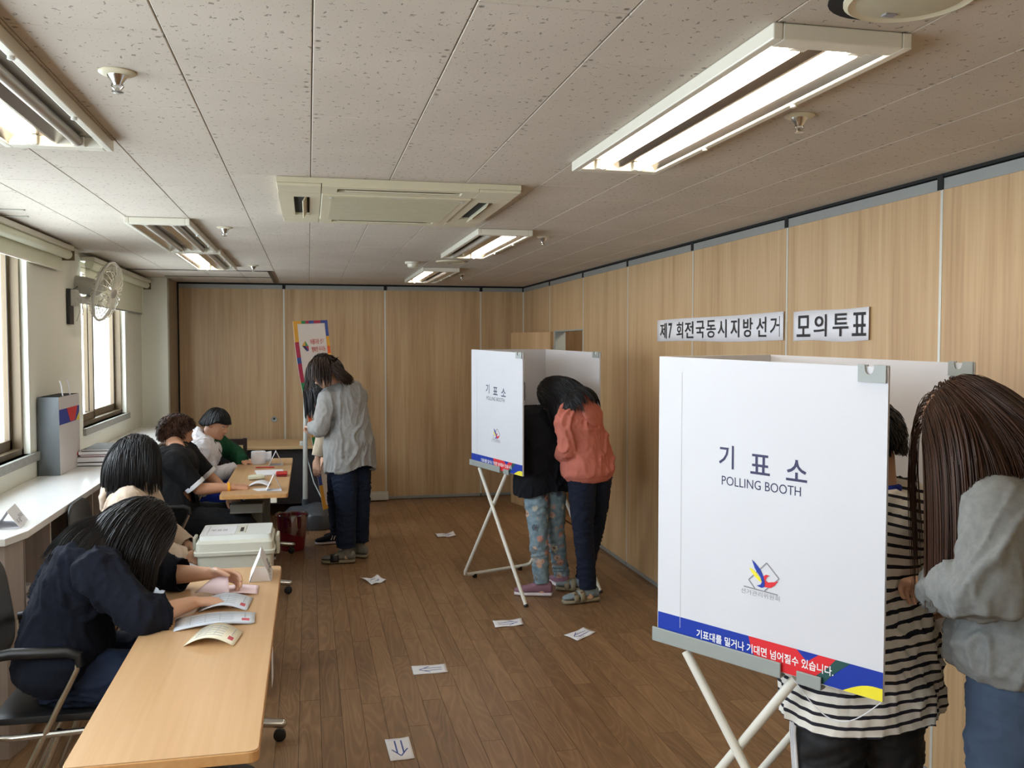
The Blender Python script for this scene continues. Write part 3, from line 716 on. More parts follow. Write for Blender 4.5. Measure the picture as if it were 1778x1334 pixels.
# thin cord of the near booth and the small wire stand inside the far booth
T_, A_, e_, w_, n_ = bt1
q = MB(); p0 = A_ + e_ * .628 + Zv * .835; q.tube([p0 - e_ * .22 * k / 18 + Zv * (.0 - .075 * math.sin(math.pi * k / 18)) for k in range(19)], .0014, 6); build('tie_cord', q, 'board', T_, auto=True)
T_, A_, e_, w_, n_ = bt2
c = A_ + w_ * .43 + e_ * .02; q = MB().tube([c + Zv * 1.28, c + Zv * 1.40, c + Zv * 1.415 - w_ * .012, c + Zv * 1.42 - w_ * .10, c + Zv * 1.405 - w_ * .115, c + Zv * 1.28 - w_ * .115, c + Zv * 1.28], .0028, 8); build('wire_frame', q, 'black', T_, auto=True)

# ------------------------------------------------------------------ tables
def table(x0, x1, y0, y1, zt, label, legs_y):
    t = thing('folding_table', ((x0 + x1) / 2, (y0 + y1) / 2, 0), label, 'table', 'beech office tables on castors')
    def rr(z0, z1, ins=0., r=.022):
        pts = []
        for cx, cy, a0 in ((x1 - r, y1 - r, 0), (x0 + r, y1 - r, 90), (x0 + r, y0 + r, 180), (x1 - r, y0 + r, 270)):
            for k in range(5): a = math.radians(a0 + 22.5 * k); pts.append((cx + (r - ins) * math.cos(a), cy + (r - ins) * math.sin(a)))
        return pts
    q = MB().prism(rr(0, 0, .002), (0, 0, zt - .003), (1, 0, 0), (0, 1, 0), Zv, .003); build('tabletop', q, 'tabletop', t)
    q = MB().prism(rr(0, 0), (0, 0, zt - .029), (1, 0, 0), (0, 1, 0), Zv, .026); build('edge_band', q, 'edge', t, bevel=.002)
    xc = (x0 + x1) / 2
    for ly in legs_y:
        lg = build('leg', MB().box((xc - .035, ly - .022, .09), (xc + .035, ly + .022, zt - .09)), 'tableleg', t, bevel=.006)
        q = MB(); pl = [(x0 + .03, zt - .03), (x1 - .03, zt - .03), (x1 - .05, zt - .055), (xc + .05, zt - .1), (xc - .05, zt - .1), (x0 + .05, zt - .055)]
        q.prism(pl, (0, ly - .012, 0), (1, 0, 0), (0, 0, 1), (0, 1, 0), .024); build('bracket', q, 'tableleg', lg, bevel=.003)
        q = MB().tube([(x0 + .0, ly, .075), (xc, ly, .1), (x1 - .0, ly, .075)], [.018, .022, .018], 14, round_ends=True); build('foot_bar', q, 'chrome', lg, auto=True)
        for xx in (x0 + .005, x1 - .012):
            q = MB().lathe([(.02, -.012), (.026, -.01), (.026, .01), (.02, .012)], (xx, ly, .027), [(1, 0, 0), (0, 0, 1), (0, -1, 0)], 20); build('caster', q, 'black', lg, auto=True)
        for dx in (-.08, .0): build('knob', MB().lathe([(.011, 0), (.011, .008), (.006, .011)], (xc + dx, ly - .013, zt - .05 + dx * .3), [(1, 0, 0), (0, 0, 1), (0, -1, 0)], 14), 'metal_w', lg, auto=True)
    q = MB().box((xc - .02, legs_y[0] + .03, zt - .33), (xc - .005, legs_y[-1] - .03, zt - .05)); build('modesty_panel', q, 'tableleg', t)
    return t
t1 = table(-.549, -.122, 2.175, 4.012, .73, 'long beech-topped office table in the left foreground with ballot papers', (2.45, 3.93))
t2 = table(-.556, -.137, 5.972, 7.85, .73, 'far beech-topped office table with tissue roll and folded white name cards', (6.28, 7.5))
build('paper_tab', MB().box((-.123, 2.93, .60), (-.121, 3.02, .70)), 'paper', t1)
build('wire_tray', MB().box((-.50, 6.08, .60), (-.30, 6.2, .65)).tube([(-.5, 6.06, .6), (-.3, 6.06, .6)], .006, 8), 'tableleg', t2)
build('white_clip', MB().box((-.245, 5.968, .67), (-.205, 5.99, .702)), 'metal_w', t2, bevel=.004)

# ------------------------------------------------------------------ papers
def floor_paper(pts, label, arrow, curl=0.004):
    """A4-ish sheet lying on the floor from its four corners, hand-drawn double arrow; arrow = (u,v) start, (u,v) end in sheet units"""
    c = [np.array([p[0], p[1], 0.]) for p in pts]; cen = sum(c) / 4
    def S(u, v):
        p = (c[3] * (1 - u) + c[2] * u) * (1 - v) + (c[0] * (1 - u) + c[1] * u) * v
        return p + Zv * (.0016 + curl * ((2 * u - 1) ** 2) * (.4 + .6 * v) + curl * .5 * math.sin(5 * u + 3 * v) ** 2)
    t = build('arrow_sheet', MB().sheet([[S(i / 8, j / 6) for j in range(7)] for i in range(9)], .0005), 'paper', loc=cen, smooth=True)
    tag(t, label, 'paper', 'sheets with drawn arrows on the floor')
    (u0, v0), (u1, v1) = arrow; d = np.array([u1 - u0, v1 - v0]); L = np.linalg.norm(d); d = d / L; p = np.array([-d[1], d[0]])
    W = np.linalg.norm(c[2] - c[3]); H = np.linalg.norm(c[0] - c[3])
    def line(a, b):
        a = np.array(a); b = np.array(b); g = []
        dd = (b - a) * [W, H]; dd = dd / np.linalg.norm(dd); pp = np.array([-dd[1] / W, dd[0] / H]) * .003
        for k in range(6):
            m = a + (b - a) * k / 5; g.append([S(*(m - pp)) + Zv * .0006, S(*(m + pp)) + Zv * .0006])
        build('arrow_stroke', MB().sheet(g, .0003), 'pen_blue', t)
    off = p * .13; e = np.array([u1, v1])
    for s in (-1, 1): line(np.array([u0, v0]) + off * s, e - d * .12 + off * s)
    for s in (-1, 1): line(e + p * .32 * s - d * .28, e + d * .02)
fp = floor_paper
fp([(.299, 3.842), (.402, 3.848), (.404, 3.641), (.306, 3.637)], 'nearest sheet on the floor with a blue double arrow pointing at the viewer', ((.5, .88), (.5, .2)), .002)
fp([(.506, 4.707), (.684, 4.703), (.681, 4.582), (.504, 4.58)], 'sheet on the floor with a blue double arrow pointing left', ((.85, .5), (.22, .5)), .002)
fp([(1.07, 5.375), (1.25, 5.383), (1.241, 5.267), (1.062, 5.25)], 'sheet below the far booth leg with a blue double arrow pointing right', ((.15, .5), (.8, .5)), .006)
fp([(1.417, 5.018), (1.568, 5.127), (1.618, 5.038), (1.468, 4.912)], 'slanted sheet left of the near booth with a blue double arrow', ((.85, .5), (.2, .5)), .005)
fp([(.342, 6.553), (.466, 6.575), (.522, 6.464), (.412, 6.377)], 'curled sheet right of the near table with a faint blue double arrow', ((.2, .5), (.8, .5)), .016)
fp([(1.071, 7.975), (1.241, 8.013), (1.243, 7.862), (1.079, 7.849)], 'farthest wrinkled sheet on the floor in the middle of the room', ((.2, .5), (.8, .5)), .012)

# wall signs
def wall_sign(y0, y1, z0, z1, label, chars, wave):
    """y0 is the far (left) end"""
    n = 24; g = []
    for i in range(n + 1):
        u = i / n; y = y0 + (y1 - y0) * u; off = .003 + wave * (math.sin(u * 9) ** 2 * .35 + (max(0, u - .9) * 10) ** 2 * 1.2 + (max(0, .06 - u) * 16) ** 2)
        dz = .004 * math.sin(u * 7)
        g.append([(XR - off, y, z0 + dz), (XR - off, y, (z0 + z1) / 2), (XR - off, y, z1 + dz * .5)])
    t = build('paper_banner', MB().sheet(g, .0006), 'paper', smooth=True); tag(t, label, 'sign', 'printed paper banners on the right wall')
    W = abs(y1 - y0)
    for ch, u0, u1 in chars:
        build('lettering', text_mb(ch, 1, (XR - .005 - wave * .4, y0 + (y1 - y0) * u0, z0 + (z1 - z0) * .14), (0, -1, 0), Zv, (-1, 0, 0), W * (u1 - u0), (z1 - z0) * (.72 if ch != '7' else .7), bold=.012), 'ink_k', t)
    return t
s1 = '제7회전국동시지방선거'
xs = [(75, 124), (136, 163), (196, 243), (257, 320), (338, 400), (416, 484), (500, 564), (594, 657), (686, 756), (784, 858), (885, 963)]
def yx(px):  # crop x -> wall y
    X = 1130 + px / 4.233; r = CF + CR * (X - 889) / F + CU * (667 - 565) / F; return r[1] * XR / r[0]
Y0, Y1 = yx(55), yx(985)
wall_sign(Y0, Y1, 1.695, 1.84, 'long white paper banner with black lettering ending in 선거, on the right wall', [(c, (yx(a) - Y0) / (Y1 - Y0), (yx(b) - Y0) / (Y1 - Y0)) for c, (a, b) in zip(s1, xs)], .004)
Y0, Y1 = yx(1062), yx(1620)
wall_sign(Y0, Y1, 1.692, 1.835, 'short white paper banner reading 모의투표 in black, right of the long one', [(c, (yx(a) - Y0) / (Y1 - Y0), (yx(b) - Y0) / (Y1 - Y0)) for c, (a, b) in zip('모의투표', [(1083, 1182), (1208, 1303), (1348, 1462), (1490, 1603)])], .007)
q = MB(); q.box((XR - .004, 4.183 - .004, 1.69), (XR - .001, 4.183 + .02, 1.845))

# papers on the near table
def booklet(c4, z, lift, mname, label, sheets=3, print_=True, nm='ballot_booklet'):
    """c4 = near-left, near-right, far-right, far-left corners; arched between left and right"""
    c = [np.array([p[0], p[1], z]) for p in c4]; t = None
    def S(u, v, k=0): 
        p = (c[0] * (1 - u) + c[1] * u) * (1 - v) + (c[3] * (1 - u) + c[2] * u) * v
        return p + Zv * (.001 + lift * math.sin(math.pi * min(1, u * 1.0 + .0)) ** 1.0 + k * .0012)
    t = build(nm, MB().sheet([[S(i / 14, j / 2) for j in range(3)] for i in range(15)], .0008), mname, smooth=True, loc=sum(c) / 4)
    tag(t, label, 'paper', 'ballot papers on the near table')
    for k in range(1, sheets): build('page', MB().sheet([[S(i / 14, j / 2, k) + (c[1] - c[0]) * .012 * k for j in range(3)] for i in range(15)], .0008), mname, t, smooth=True)
    if print_:
        def line(u0, u1, v0, v1, m_): build('printing', MB().sheet([[S(u0 + (u1 - u0) * i / 6, v0, sheets) + (c[1] - c[0]) * .012 * (sheets - 1), S(u0 + (u1 - u0) * i / 6, v1, sheets) + (c[1] - c[0]) * .012 * (sheets - 1)] for i in range(7)], .0002), m_, t)
        for k in range(5): line(.12, .72, .16 + .15 * k, .19 + .15 * k, 'ruled')
        for k in range(3): line(.16 + .19 * k, .168 + .19 * k, .14, .82, 'ruled')
        line(.83, .93, .14, .36, 'stamp'); line(.86, .875, .42, .9, 'ruled')
    return t
M['ruled'] = mat('faint grey ruling', (176, 182, 192), .7, var=0)
Zt = .7305
booklet([(-.388, 3.36), (-.226, 3.345), (-.214, 3.50), (-.39, 3.52)], Zt, .022, 'paper_b', 'arched white ballot booklet nearest the hands on the near table')
booklet([(-.443, 3.148), (-.196, 3.18), (-.200, 3.30), (-.452, 3.285)], Zt, .012, 'paper_b', 'long wide pale blue ballot booklet in the middle of the near table', 4)
booklet([(-.392, 2.985), (-.240, 2.96), (-.222, 3.085), (-.36, 3.15)], Zt, .026, 'paper_y', 'cream arched ballot booklet nearest the viewer on the table', 3)
t = booklet([(-.36, 3.56), (-.20, 3.56), (-.20, 3.68), (-.36, 3.68)], Zt, .008, 'paper_p', 'pink ballot booklet lying under the hands on the near table', 2, False)
# the pink sheet held up in the hand
g = []
c0, c1, c2, c3 = at(338, 1030, 3.42), at(398, 1032, 3.40), at(396, 998, 3.46), at(370, 1003, 3.50)
for i in range(9):
    u = i / 8; a = c0 * (1 - u) + c1 * u; b = c3 * (1 - u) + c2 * u; g.append([a + Zv * (.004 * math.sin(6 * u)), (a + b) / 2 + Zv * .008 * math.sin(3.1 * u), b])
t = build('held_ballot_sheet', MB().sheet(g, .0005), 'paper_p', smooth=True); tag(t, 'pink ballot sheet held up in the hand of the woman in navy', 'paper')
t = build('highlighter_cap', MB().tube([at(402, 1003, 3.55), at(404, 1012, 3.55)], .010, 12), 'p_yellow', auto=True); tag(t, 'small yellow plastic cap beside the pink sheet on the near table', 'cap')

def tent(c, w, d, h, rot, label, writing=True, z=Zt):
    """folded card: a triangular tube; its open end faces -v; w across, d long"""
    U = np.array([math.cos(rot), math.sin(rot), 0]); V = np.array([-math.sin(rot), math.cos(rot), 0]); c = np.array([c[0], c[1], z])
    t = thing('folded_name_card', c, label, 'name card', 'folded white name cards on the tables')
    a, b, p = c - U * w / 2, c + U * w / 2, c + Zv * h
    build('left_face', MB().add([a, a + V * d, p + V * d, p, a + U * .001, a + U * .001 + V * d, p + V * d + U * .001, p + U * .001], [(0, 1, 2, 3), (7, 6, 5, 4), (0, 3, 7, 4), (1, 5, 6, 2)]), 'paper', t)
    build('right_face', MB().add([b, p, p + V * d, b + V * d, b - U * .001, p - U * .001, p + V * d - U * .001, b + V * d - U * .001], [(0, 1, 2, 3), (7, 6, 5, 4), (0, 4, 5, 1), (3, 2, 6, 7)][::1]), 'paper', t)
    build('base_fold', MB().add([a + Zv * .001, b + Zv * .001, b + V * d + Zv * .001, a + V * d + Zv * .001] + [a + Zv * .0018, b + Zv * .0018, b + V * d + Zv * .0018, a + V * d + Zv * .0018], [(0, 3, 2, 1), (4, 5, 6, 7), (0, 1, 5, 4), (2, 3, 7, 6)]), 'paper', t)
    return t, U, V, a, b, p
T_, U_, V_, a_, b_, p_ = tent((-.196, 3.75), .088, .19, .105, .02, 'folded white name card with handwriting on the near table')
sl = _n(p_ - b_); nn2 = _n(np.cross(V_, sl)); nn2 = nn2 if nn2[0] > 0 else -nn2
build('lettering', text_mb('투표', 1, b_ + V_ * .11 + sl * .012, V_, sl, nn2, .07, .05, bold=.01, lift=.001), 'ink_k', T_)
build('lettering', text_mb('안내', 1, b_ + V_ * .03 + sl * .014, V_, sl, nn2, .06, .03, bold=.005, lift=.001), 'ink_k', T_)
q = MB().add([a_ + U_ * .004, b_ - U_ * .004, a_ * .45 + p_ * .55 + U_ * .001, b_ * .45 + p_ * .55] + [v + V_ * .003 for v in (a_, b_)], [(0, 1, 3, 2)]); build('inner_fold', q, 'paper', T_)
tent((-.227, 6.07), .1, .10, .105, .03, 'folded white name card at the near end of the far table')
tent((-.258, 7.36), .105, .12, .11, .03, 'folded white name card at the far end of the far table')

# things on the far table
t = thing('tissue_roll', (-.395, 7.50, Zt), 'white tissue roll standing on the far table', 'tissue roll')
build('roll', MB().lathe([(.055, .001), (.057, .006), (.057, .094), (.054, .1), (.02, .1), (.019, .06)], (-.395, 7.50, Zt), None, 32), 'paper', t, auto=True)
build('loose_sheet', MB().sheet([[(-.35 + .055 * i / 4, 7.49 + .01 * math.sin(i), Zt + .012 + .0 * j + (.078) * j / 3 + .012 * i / 4 * j / 3) for j in range(4)] for i in range(5)], .0008), 'paper', t, smooth=True)
t = build('paper_stack', MB().obox((-.285, 6.93, Zt + .005), (_n((1, .12, 0)), _n((-.12, 1, 0)), Zv), (.1, .13, .004)), 'paper', bevel=.001); tag(t, 'flat stack of white paper in the middle of the far table', 'paper')
t = thing('ink_pad_case', (-.19, 6.78, Zt), 'red plastic ink pad case on the edge of the far table', 'ink pad')
build('base', MB().box((-.235, 6.73, Zt + .0005), (-.16, 6.84, Zt + .014)), 'red_bin', t, bevel=.004); build('lid', MB().box((-.238, 6.727, Zt + .015), (-.158, 6.843, Zt + .026)), 'red_pl', t, bevel=.004)
t = build('red_pen', MB().tube([(-.40, 7.24, Zt + .006), (-.27, 7.22, Zt + .006)], .005, 10, round_ends=True), 'red_pl', auto=True); tag(t, 'red pen lying by the tissue roll on the far table', 'pen')
t = build('tissue_packet', MB().loft([((-.42, 6.62, Zt + .016), (0, 1, 0), Zv, .028, .013, .6), ((-.40, 6.62, Zt + .017), (0, 1, 0), Zv, .034, .016, .6), ((-.33, 6.64, Zt + .017), (0, 1, 0), Zv, .034, .016, .6), ((-.31, 6.645, Zt + .014), (0, 1, 0), Zv, .024, .009, .6)], 16), 'blind', auto=True); tag(t, 'small soft cream tissue packet in front of the white hoodie', 'tissue packet')
t = booklet([(-.40, 6.30), (-.27, 6.28), (-.26, 6.42), (-.39, 6.43)], Zt, .022, 'paper', 'arched white paper stack by the writing hand on the far table', 3, False, 'arched_paper_stack'); t['group'] = 'papers on the far table'
t = build('small_note', MB().obox((-.30, 6.15, Zt + .0015), (_n((1, .4, 0)), _n((-.4, 1, 0)), Zv), (.05, .05, .001)), 'paper'); tag(t, 'small white note under the writing hand on the far table', 'paper', 'papers on the far table')

# ------------------------------------------------------------------ ballot box
bx0, bx1, by0, by1 = -.553, -.183, 4.70, 5.05
t = thing('ballot_box', ((bx0 + bx1) / 2, (by0 + by1) / 2, .33), 'ivory plastic ballot box with a slotted white lid behind the near table', 'ballot box')
xc, yc = (bx0 + bx1) / 2, (by0 + by1) / 2; hw, hd = (bx1 - bx0) / 2, (by1 - by0) / 2
X_, Y_ = (1, 0, 0), (0, 1, 0)
build('body', MB().loft([((xc, yc, .33), X_, Y_, hw * .86 * 1.06, hd * .86 * 1.06, .12), ((xc, yc, .64), X_, Y_, hw * .98, hd * .98, .12)], 40), 'box', t, auto=True)
build('rim', MB().loft([((xc, yc, .632), X_, Y_, hw * 1.05, hd * 1.05, .12), ((xc, yc, .648), X_, Y_, hw * 1.06, hd * 1.06, .12), ((xc, yc, .652), X_, Y_, hw * 1.02, hd * 1.02, .12), ((xc, yc, .69), X_, Y_, hw * 1.0, hd * 1.0, .12), ((xc, yc, .70), X_, Y_, hw * .93, hd * .93, .12)], 40), 'box', t, auto=True)
lid = build('lid', MB().loft([((xc, yc + .02, .699), X_, Y_, hw * .95, hd * .88, .1), ((xc, yc + .02, .722), X_, Y_, hw * .93, hd * .84, .1)], 40), 'box_t', t, auto=True)
build('slot_plate', MB().box((xc + .005, yc - .07, .722), (xc + .045, yc + .12, .7245)), 'box', lid, bevel=.001)
build('slot', MB().box((xc + .018, yc - .05, .7246), (xc + .034, yc + .05, .7254)), 'dark', lid)
q = MB()
lb = build('lid_label', MB().box((bx0 + .02, yc - .10, .7222), (xc - .005, yc + .12, .7232)), 'paper', lid)
build('lettering', text_mb('투표함', .04, (bx0 + .06, yc - .02, .7233), X_, Y_, Zv, .08, .05, bold=.0), 'ink_g', lb)
build('label_rule', MB().box((bx0 + .045, yc - .1, .7233), (bx0 + .047, yc + .12, .7236)), 'ink_g', lb)
for s in (-1, 1):
    build('latch', MB().box((xc + s * (hw * 1.06), yc - .05, .60), (xc + s * (hw * 1.06 + .016), yc + .05, .70)), 'box', t, bevel=.005)
t = thing('low_stool', (xc, yc, 0), 'plain low wooden stool hidden under the ballot box', 'stool')
build('seat', MB().box((bx0 + .03, by0 + .03, .30), (bx1 - .03, by1 - .03, .33)), 'darkwood', t, bevel=.003)
for sx in (-1, 1):
    for sy in (-1, 1): build('leg', MB().box((xc + sx * .12 - .015, yc + sy * .11 - .015, 0), (xc + sx * .12 + .015, yc + sy * .11 + .015, .30)), 'darkwood', t)

# ------------------------------------------------------------------ window counter with open shelving
cy0, cy1, cx0, cx1, cz = 3.95, 9.08, XL + .004, -1.14, .905
t = thing('window_counter', ((cx0 + cx1) / 2, (cy0 + cy1) / 2, 0), 'long white counter with open shelves below, along the window wall', 'counter')
q = MB().prism([(cx0, cy0), (cx1 - .04, cy0), (cx1, cy0 + .16), (cx1, cy1), (cx0, cy1)], (0, 0, cz - .03), X_, Y_, Zv, .03); build('countertop', q, 'counter', t, bevel=.002)
fr = cx1 - .025
build('back_board', MB().box((cx0, cy0 + .04, .0), (cx0 + .015, cy1, cz - .03)), 'unit', t)
build('end_panel', MB().box((cx0 + .016, cy0 + .04, 0), (fr - .03, cy0 + .065, cz - .031)), 'unit', t)
build('corner_post', MB().prism([(fr - .03, cy0 + .04), (fr, cy0 + .16), (fr, cy0 + .19), (fr - .03, cy0 + .19)], (0, 0, 0), X_, Y_, Zv, cz - .031), 'unit', t)
yy = cy0 + .19; k = 0
sp = [.30, .42, .45, .45]
yl = [yy]
while yl[-1] < cy1 - .2: yl.append(yl[-1] + (.40 if len(yl) % 3 else .44))
for k, y in enumerate(yl): build('divider', MB().box((cx0 + .016, y - (.03 if k % 3 == 2 else .009), .1), (fr, y + (.03 if k % 3 == 2 else .009), cz - .031)), 'unit', t)
for z in (.09, .50): 
    for a, b in zip(yl[:-1], yl[1:]): build('shelf', MB().box((cx0 + .016, a + .01, z), (fr - .004, b - .01, z + .018)), 'unit', t)
build('plinth', MB().box((cx0 + .016, cy0 + .19, 0), (fr - .03, cy1, .088)), 'unit', t)
t = thing('stacked_cups', (-1.25, 4.38, .52), 'two small white cups stacked on a shelf below the counter', 'cup')
for z in (.52, .575): build('cup', MB().lathe([(.022, 0), (.028, .004), (.04, .04), (.038, .04), (.026, .008), (.004, .006)], (-1.25, 4.38, z), None, 20), 'board', t, auto=True)
# folded card on the counter
T_, U_, V_, a_, b_, p_ = tent((-1.235, 4.16), .10, .20, .075, .12, 'folded white card with handwriting on the near corner of the counter', z=cz + .0006)
T_['group'] = 'card on the counter'
sl = _n(p_ - b_); nn2 = _n(np.cross(V_, sl)); nn2 = nn2 if nn2[0] > 0 else -nn2
build('lettering', text_mb('투 표', 1, b_ + V_ * .03 + sl * .015, V_, sl, nn2, .07, .022, bold=.0, lift=.001), 'ink_k', T_); build('lettering', text_mb('안내소', 1, b_ + V_ * .10 + sl * .03, V_, sl, nn2, .08, .02, bold=.0, lift=.001), 'ink_k', T_)
# gift bag
bw, bd, bh = .125, .42, .46; by = 5.80
t = thing('paper_bag', (-1.495, 6.0, cz), 'tall paper bag with grey side and white face standing on the counter', 'bag')
X0, X1, Y0, Y1, Z0 = -1.552, -1.432, 5.815, 6.30, cz + .001
q = MB(); q.add([(X0, Y0, Z0), (X1, Y0, Z0), (X1, Y1, Z0), (X0, Y1, Z0), (X0 + .0, Y0 + .01, Z0 + bh), (X1, Y0 - .01, Z0 + bh), (X1, Y1, Z0 + bh), (X0, Y1, Z0 + bh)], [(0, 1, 5, 4), (2, 3, 7, 6), (3, 0, 4, 7), (0, 3, 2, 1)]); build('grey_side', q, 'bag_g', t)
q = MB(); q.add([(X1, Y0, Z0), (X1, Y1, Z0), (X1, Y1, Z0 + bh), (X1, Y0 - .01, Z0 + bh)], [(0, 1, 2, 3)]); face = build('white_face', q, 'bag_w', t)
def bp(poly, m_, k=1): build('printed_patch', MB().prism(poly, (X1 + .0006 * k, 0, 0), (0, 1, 0), Zv, (1, 0, 0), .0006), m_, face)
za, zb = Z0 + .295, Z0 + .385
bp([(Y0 + .0, za), (Y1 - .01, za), (Y1 - .01, zb), (Y0, zb)], 'p_blue'); bp([(Y0 + .17, zb), (Y0 + .25, za + .004), (Y0 + .36, za + .004), (Y0 + .43, zb)], 'p_red', 2); bp([(Y1 - .1, za), (Y1 - .01, za), (Y1 - .01, za + .05)], 'p_yellow', 2)
bp([(Y1 - .09, Z0 + .08), (Y1 - .05, Z0 + .06), (Y1 - .06, Z0 + .10)], 'p_red', 1)
build('lettering', text_mb('http://nec.go.kr', 1, (X1 - .035, Y0 - .0005, Z0 + .44), (0, 0, -1), (1, 0, 0), (0, -1, 0), .235, .022, bold=.01), 'white_t', t)
for k, yy in enumerate((5.93, 6.10)): build('handle', MB().tube([(X1 - .004 - k * 0, yy, Z0 + bh - .02), (X1 - .02, yy + .02, Z0 + bh + .07), (X1 - .03, yy + .03, Z0 + bh + .09)], .004, 8), 'board', t, auto=True)
build('rim_insert', MB().box((X0 + .01, Y0 + .05, Z0 + bh - .002), (X1 - .006, Y1 - .05, Z0 + bh + .002)), 'dark', t)
# folders and trays piled on the counter
bk = [('dark_folder_tray', 0, .022, 'white laptop-shaped folder with a dark base at the bottom of the pile', 'black', -.02), ('binder', .026, .03, 'white binder in the middle of the pile on the counter', 'paper', .0), ('binder', .058, .012, 'red and white binder in the pile on the counter', 'red_bin', .03), ('binder', .072, .02, 'thick white document binder near the top of the pile', 'paper', .01), ('clear_file', .094, .012, 'grey clear file on top of the pile on the counter', 'bag_g', .04)]
for k, (nm, dz, h_, lb, mm, sh) in enumerate(bk):
    t = thing(nm, (-1.30, 6.35, cz + dz), lb, 'binder', 'pile of binders on the counter')
    a = .07 * (k % 2) - .02
    U = np.array([math.cos(a), math.sin(a), 0]); V = np.array([-U[1], U[0], 0])
    c = np.array([-1.315 + sh, 6.42, cz + dz + h_ / 2 + .0006])
    build('cover', MB().obox(c, (U, V, Zv), (.13, .20, h_ / 2)), mm, t, bevel=.003)
    build('pages', MB().obox(c + Zv * .001 + U * .004 - V * .003, (U, V, Zv), (.129, .199, h_ / 2 - .003)), 'paper', t)

# ------------------------------------------------------------------ wall fan
pl = np.array([XL, 6.62, 1.93])
t = thing('wall_fan', pl, 'pale grey wall fan with clear blades guard on the pier between the windows', 'fan')
build('wall_plate', MB().box((XL + .0005, 6.56, 1.81), (XL + .022, 6.67, 2.045)), 'black', t, bevel=.003)
build('bracket', MB().box((XL + .022, 6.575, 1.93), (XL + .06, 6.655, 2.04)), 'fan', t, bevel=.006)
hub = at(172, 503, 6.33); arm0 = pl + np.array([.06, 0, .06]); 
fd = _n(np.array([.96, -.14, -.26]))   # blowing direction
mot = hub - fd * .07
build('arm', MB().tube([arm0 - W3(.02, 0, 0), arm0 * .6 + mot * .4 - Zv * .05, mot - Zv * .085, mot - Zv * .045 + fd * .01], [.03, .024, .024, .022], 14, round_ends=True), 'fan', t, auto=True)
Ux = _n(np.cross(fd, Zv)); Vx = np.cross(Ux, fd)
build('motor_housing', MB().lathe([(.012, -.20), (.035, -.195), (.055, -.17), (.062, -.10), (.06, -.02), (.045, .0)], hub, (Ux, Vx, fd), 24), 'fan', t, auto=True)
RG = .205
cage = MB()
for k in range(28):
    a = 2 * math.pi * k / 28; r = Ux * math.cos(a) + Vx * math.sin(a)
    cage.tube([hub + fd * .10 + r * .035, hub + fd * .105 + r * RG * .6, hub + fd * .085 + r * RG * .92, hub + fd * .055 + r * RG], .0026, 5)
    cage.tube([hub + fd * .0 + r * .05, hub + fd * .0 + r * RG * .6, hub + fd * .02 + r * RG * .93, hub + fd * .045 + r * RG], .0026, 5)
o = build('guard_wires', cage, 'metal_w', t); o['kind'] = 'stuff'
ring = MB(); ring.tube([hub + fd * .05 + (Ux * math.cos(a) + Vx * math.sin(a)) * RG for a in np.linspace(0, 2 * math.pi, 41)], .009, 8); build('guard_ring', ring, 'fan', t, auto=True)
build('guard_badge', MB().lathe([(.038, .096), (.038, .104), (.034, .108)], hub, (Ux, Vx, fd), 24), 'fan', t, auto=True)
for k in range(7): build('badge_rib', MB().obox(hub + fd * .109 + Vx * (k - 3) * .0085, (Ux, Vx, fd), (math.sqrt(max(.0001, .034 ** 2 - ((k - 3) * .0085) ** 2)), .002, .001)), 'tableleg', t)
for k in range(5):
    a0 = 2 * math.pi * k / 5; g = []
    for i in range(7):
        r_ = .03 + .125 * i / 6; row = []
        for j in range(5):
            a = a0 + (j / 4 - .5) * (.75 + .35 * i / 6) + .25 * i / 6; row.append(hub + (Ux * math.cos(a) + Vx * math.sin(a)) * r_ + fd * (.05 + .028 * (j / 4 - .5)))
        g.append(row)
    build('blade', MB().sheet(g, .002), 'fanguard', t, smooth=True)
build('cable', MB().tube([pl + np.array([.03, 0, .11]), pl + np.array([.06, -.01, .13]), mot - Zv * .02 - fd * .08], .004, 7), 'tableleg', t, auto=True)
for k in range(2): build('pull_cord', MB().tube([arm0 + np.array([.01 + .02 * k, -.03, -.01]), arm0 + np.array([.02 + .02 * k, -.045, -.10]), arm0 + np.array([.0 + .03 * k, -.04, -.16 + .03 * k])], .003, 6), 'fan', t, auto=True)

# ------------------------------------------------------------------ desk against the back wall, dark chair, bin, banner stand
dx0, dx1, dy0 = -1.12, .18, 9.10
t = thing('back_desk', ((dx0 + dx1) / 2, 9.45, 0), 'wide light wood desk with a charcoal front standing at the back wall', 'desk')
build('desktop', MB().box((dx0, dy0, .662), (dx1, YB - .12, .692)), 'desk', t, bevel=.003)
build('front_panel', MB().box((dx0 + .03, dy0 + .06, .12), (dx1 - .05, dy0 + .08, .661)), 'deskfront', t)
for x in (dx0 + .02, dx1 - .05): build('side_panel', MB().box((x, dy0 + .05, 0), (x + .03, YB - .14, .661)), 'deskfront', t)
t = thing('dark_wood_chair', (-.78, 8.75, 0), 'dark wooden slat-back chair standing behind the boy in white', 'chair')
cx_, cy_ = -.78, 8.72
for sx in (-.19, .19): build('leg', MB().box((cx_ + sx - .018, cy_ + .17, 0), (cx_ + sx + .018, cy_ + .205, .80)), 'darkwood', t, bevel=.004); build('leg', MB().box((cx_ + sx - .018, cy_ - .2, 0), (cx_ + sx + .018, cy_ - .165, .42)), 'darkwood', t, bevel=.004)
build('seat', MB().box((cx_ - .21, cy_ - .21, .42), (cx_ + .21, cy_ + .2, .455)), 'darkwood', t, bevel=.008)
build('top_slat', MB().box((cx_ - .172, cy_ + .175, .735), (cx_ + .172, cy_ + .2, .795)), 'darkwood', t, bevel=.004)
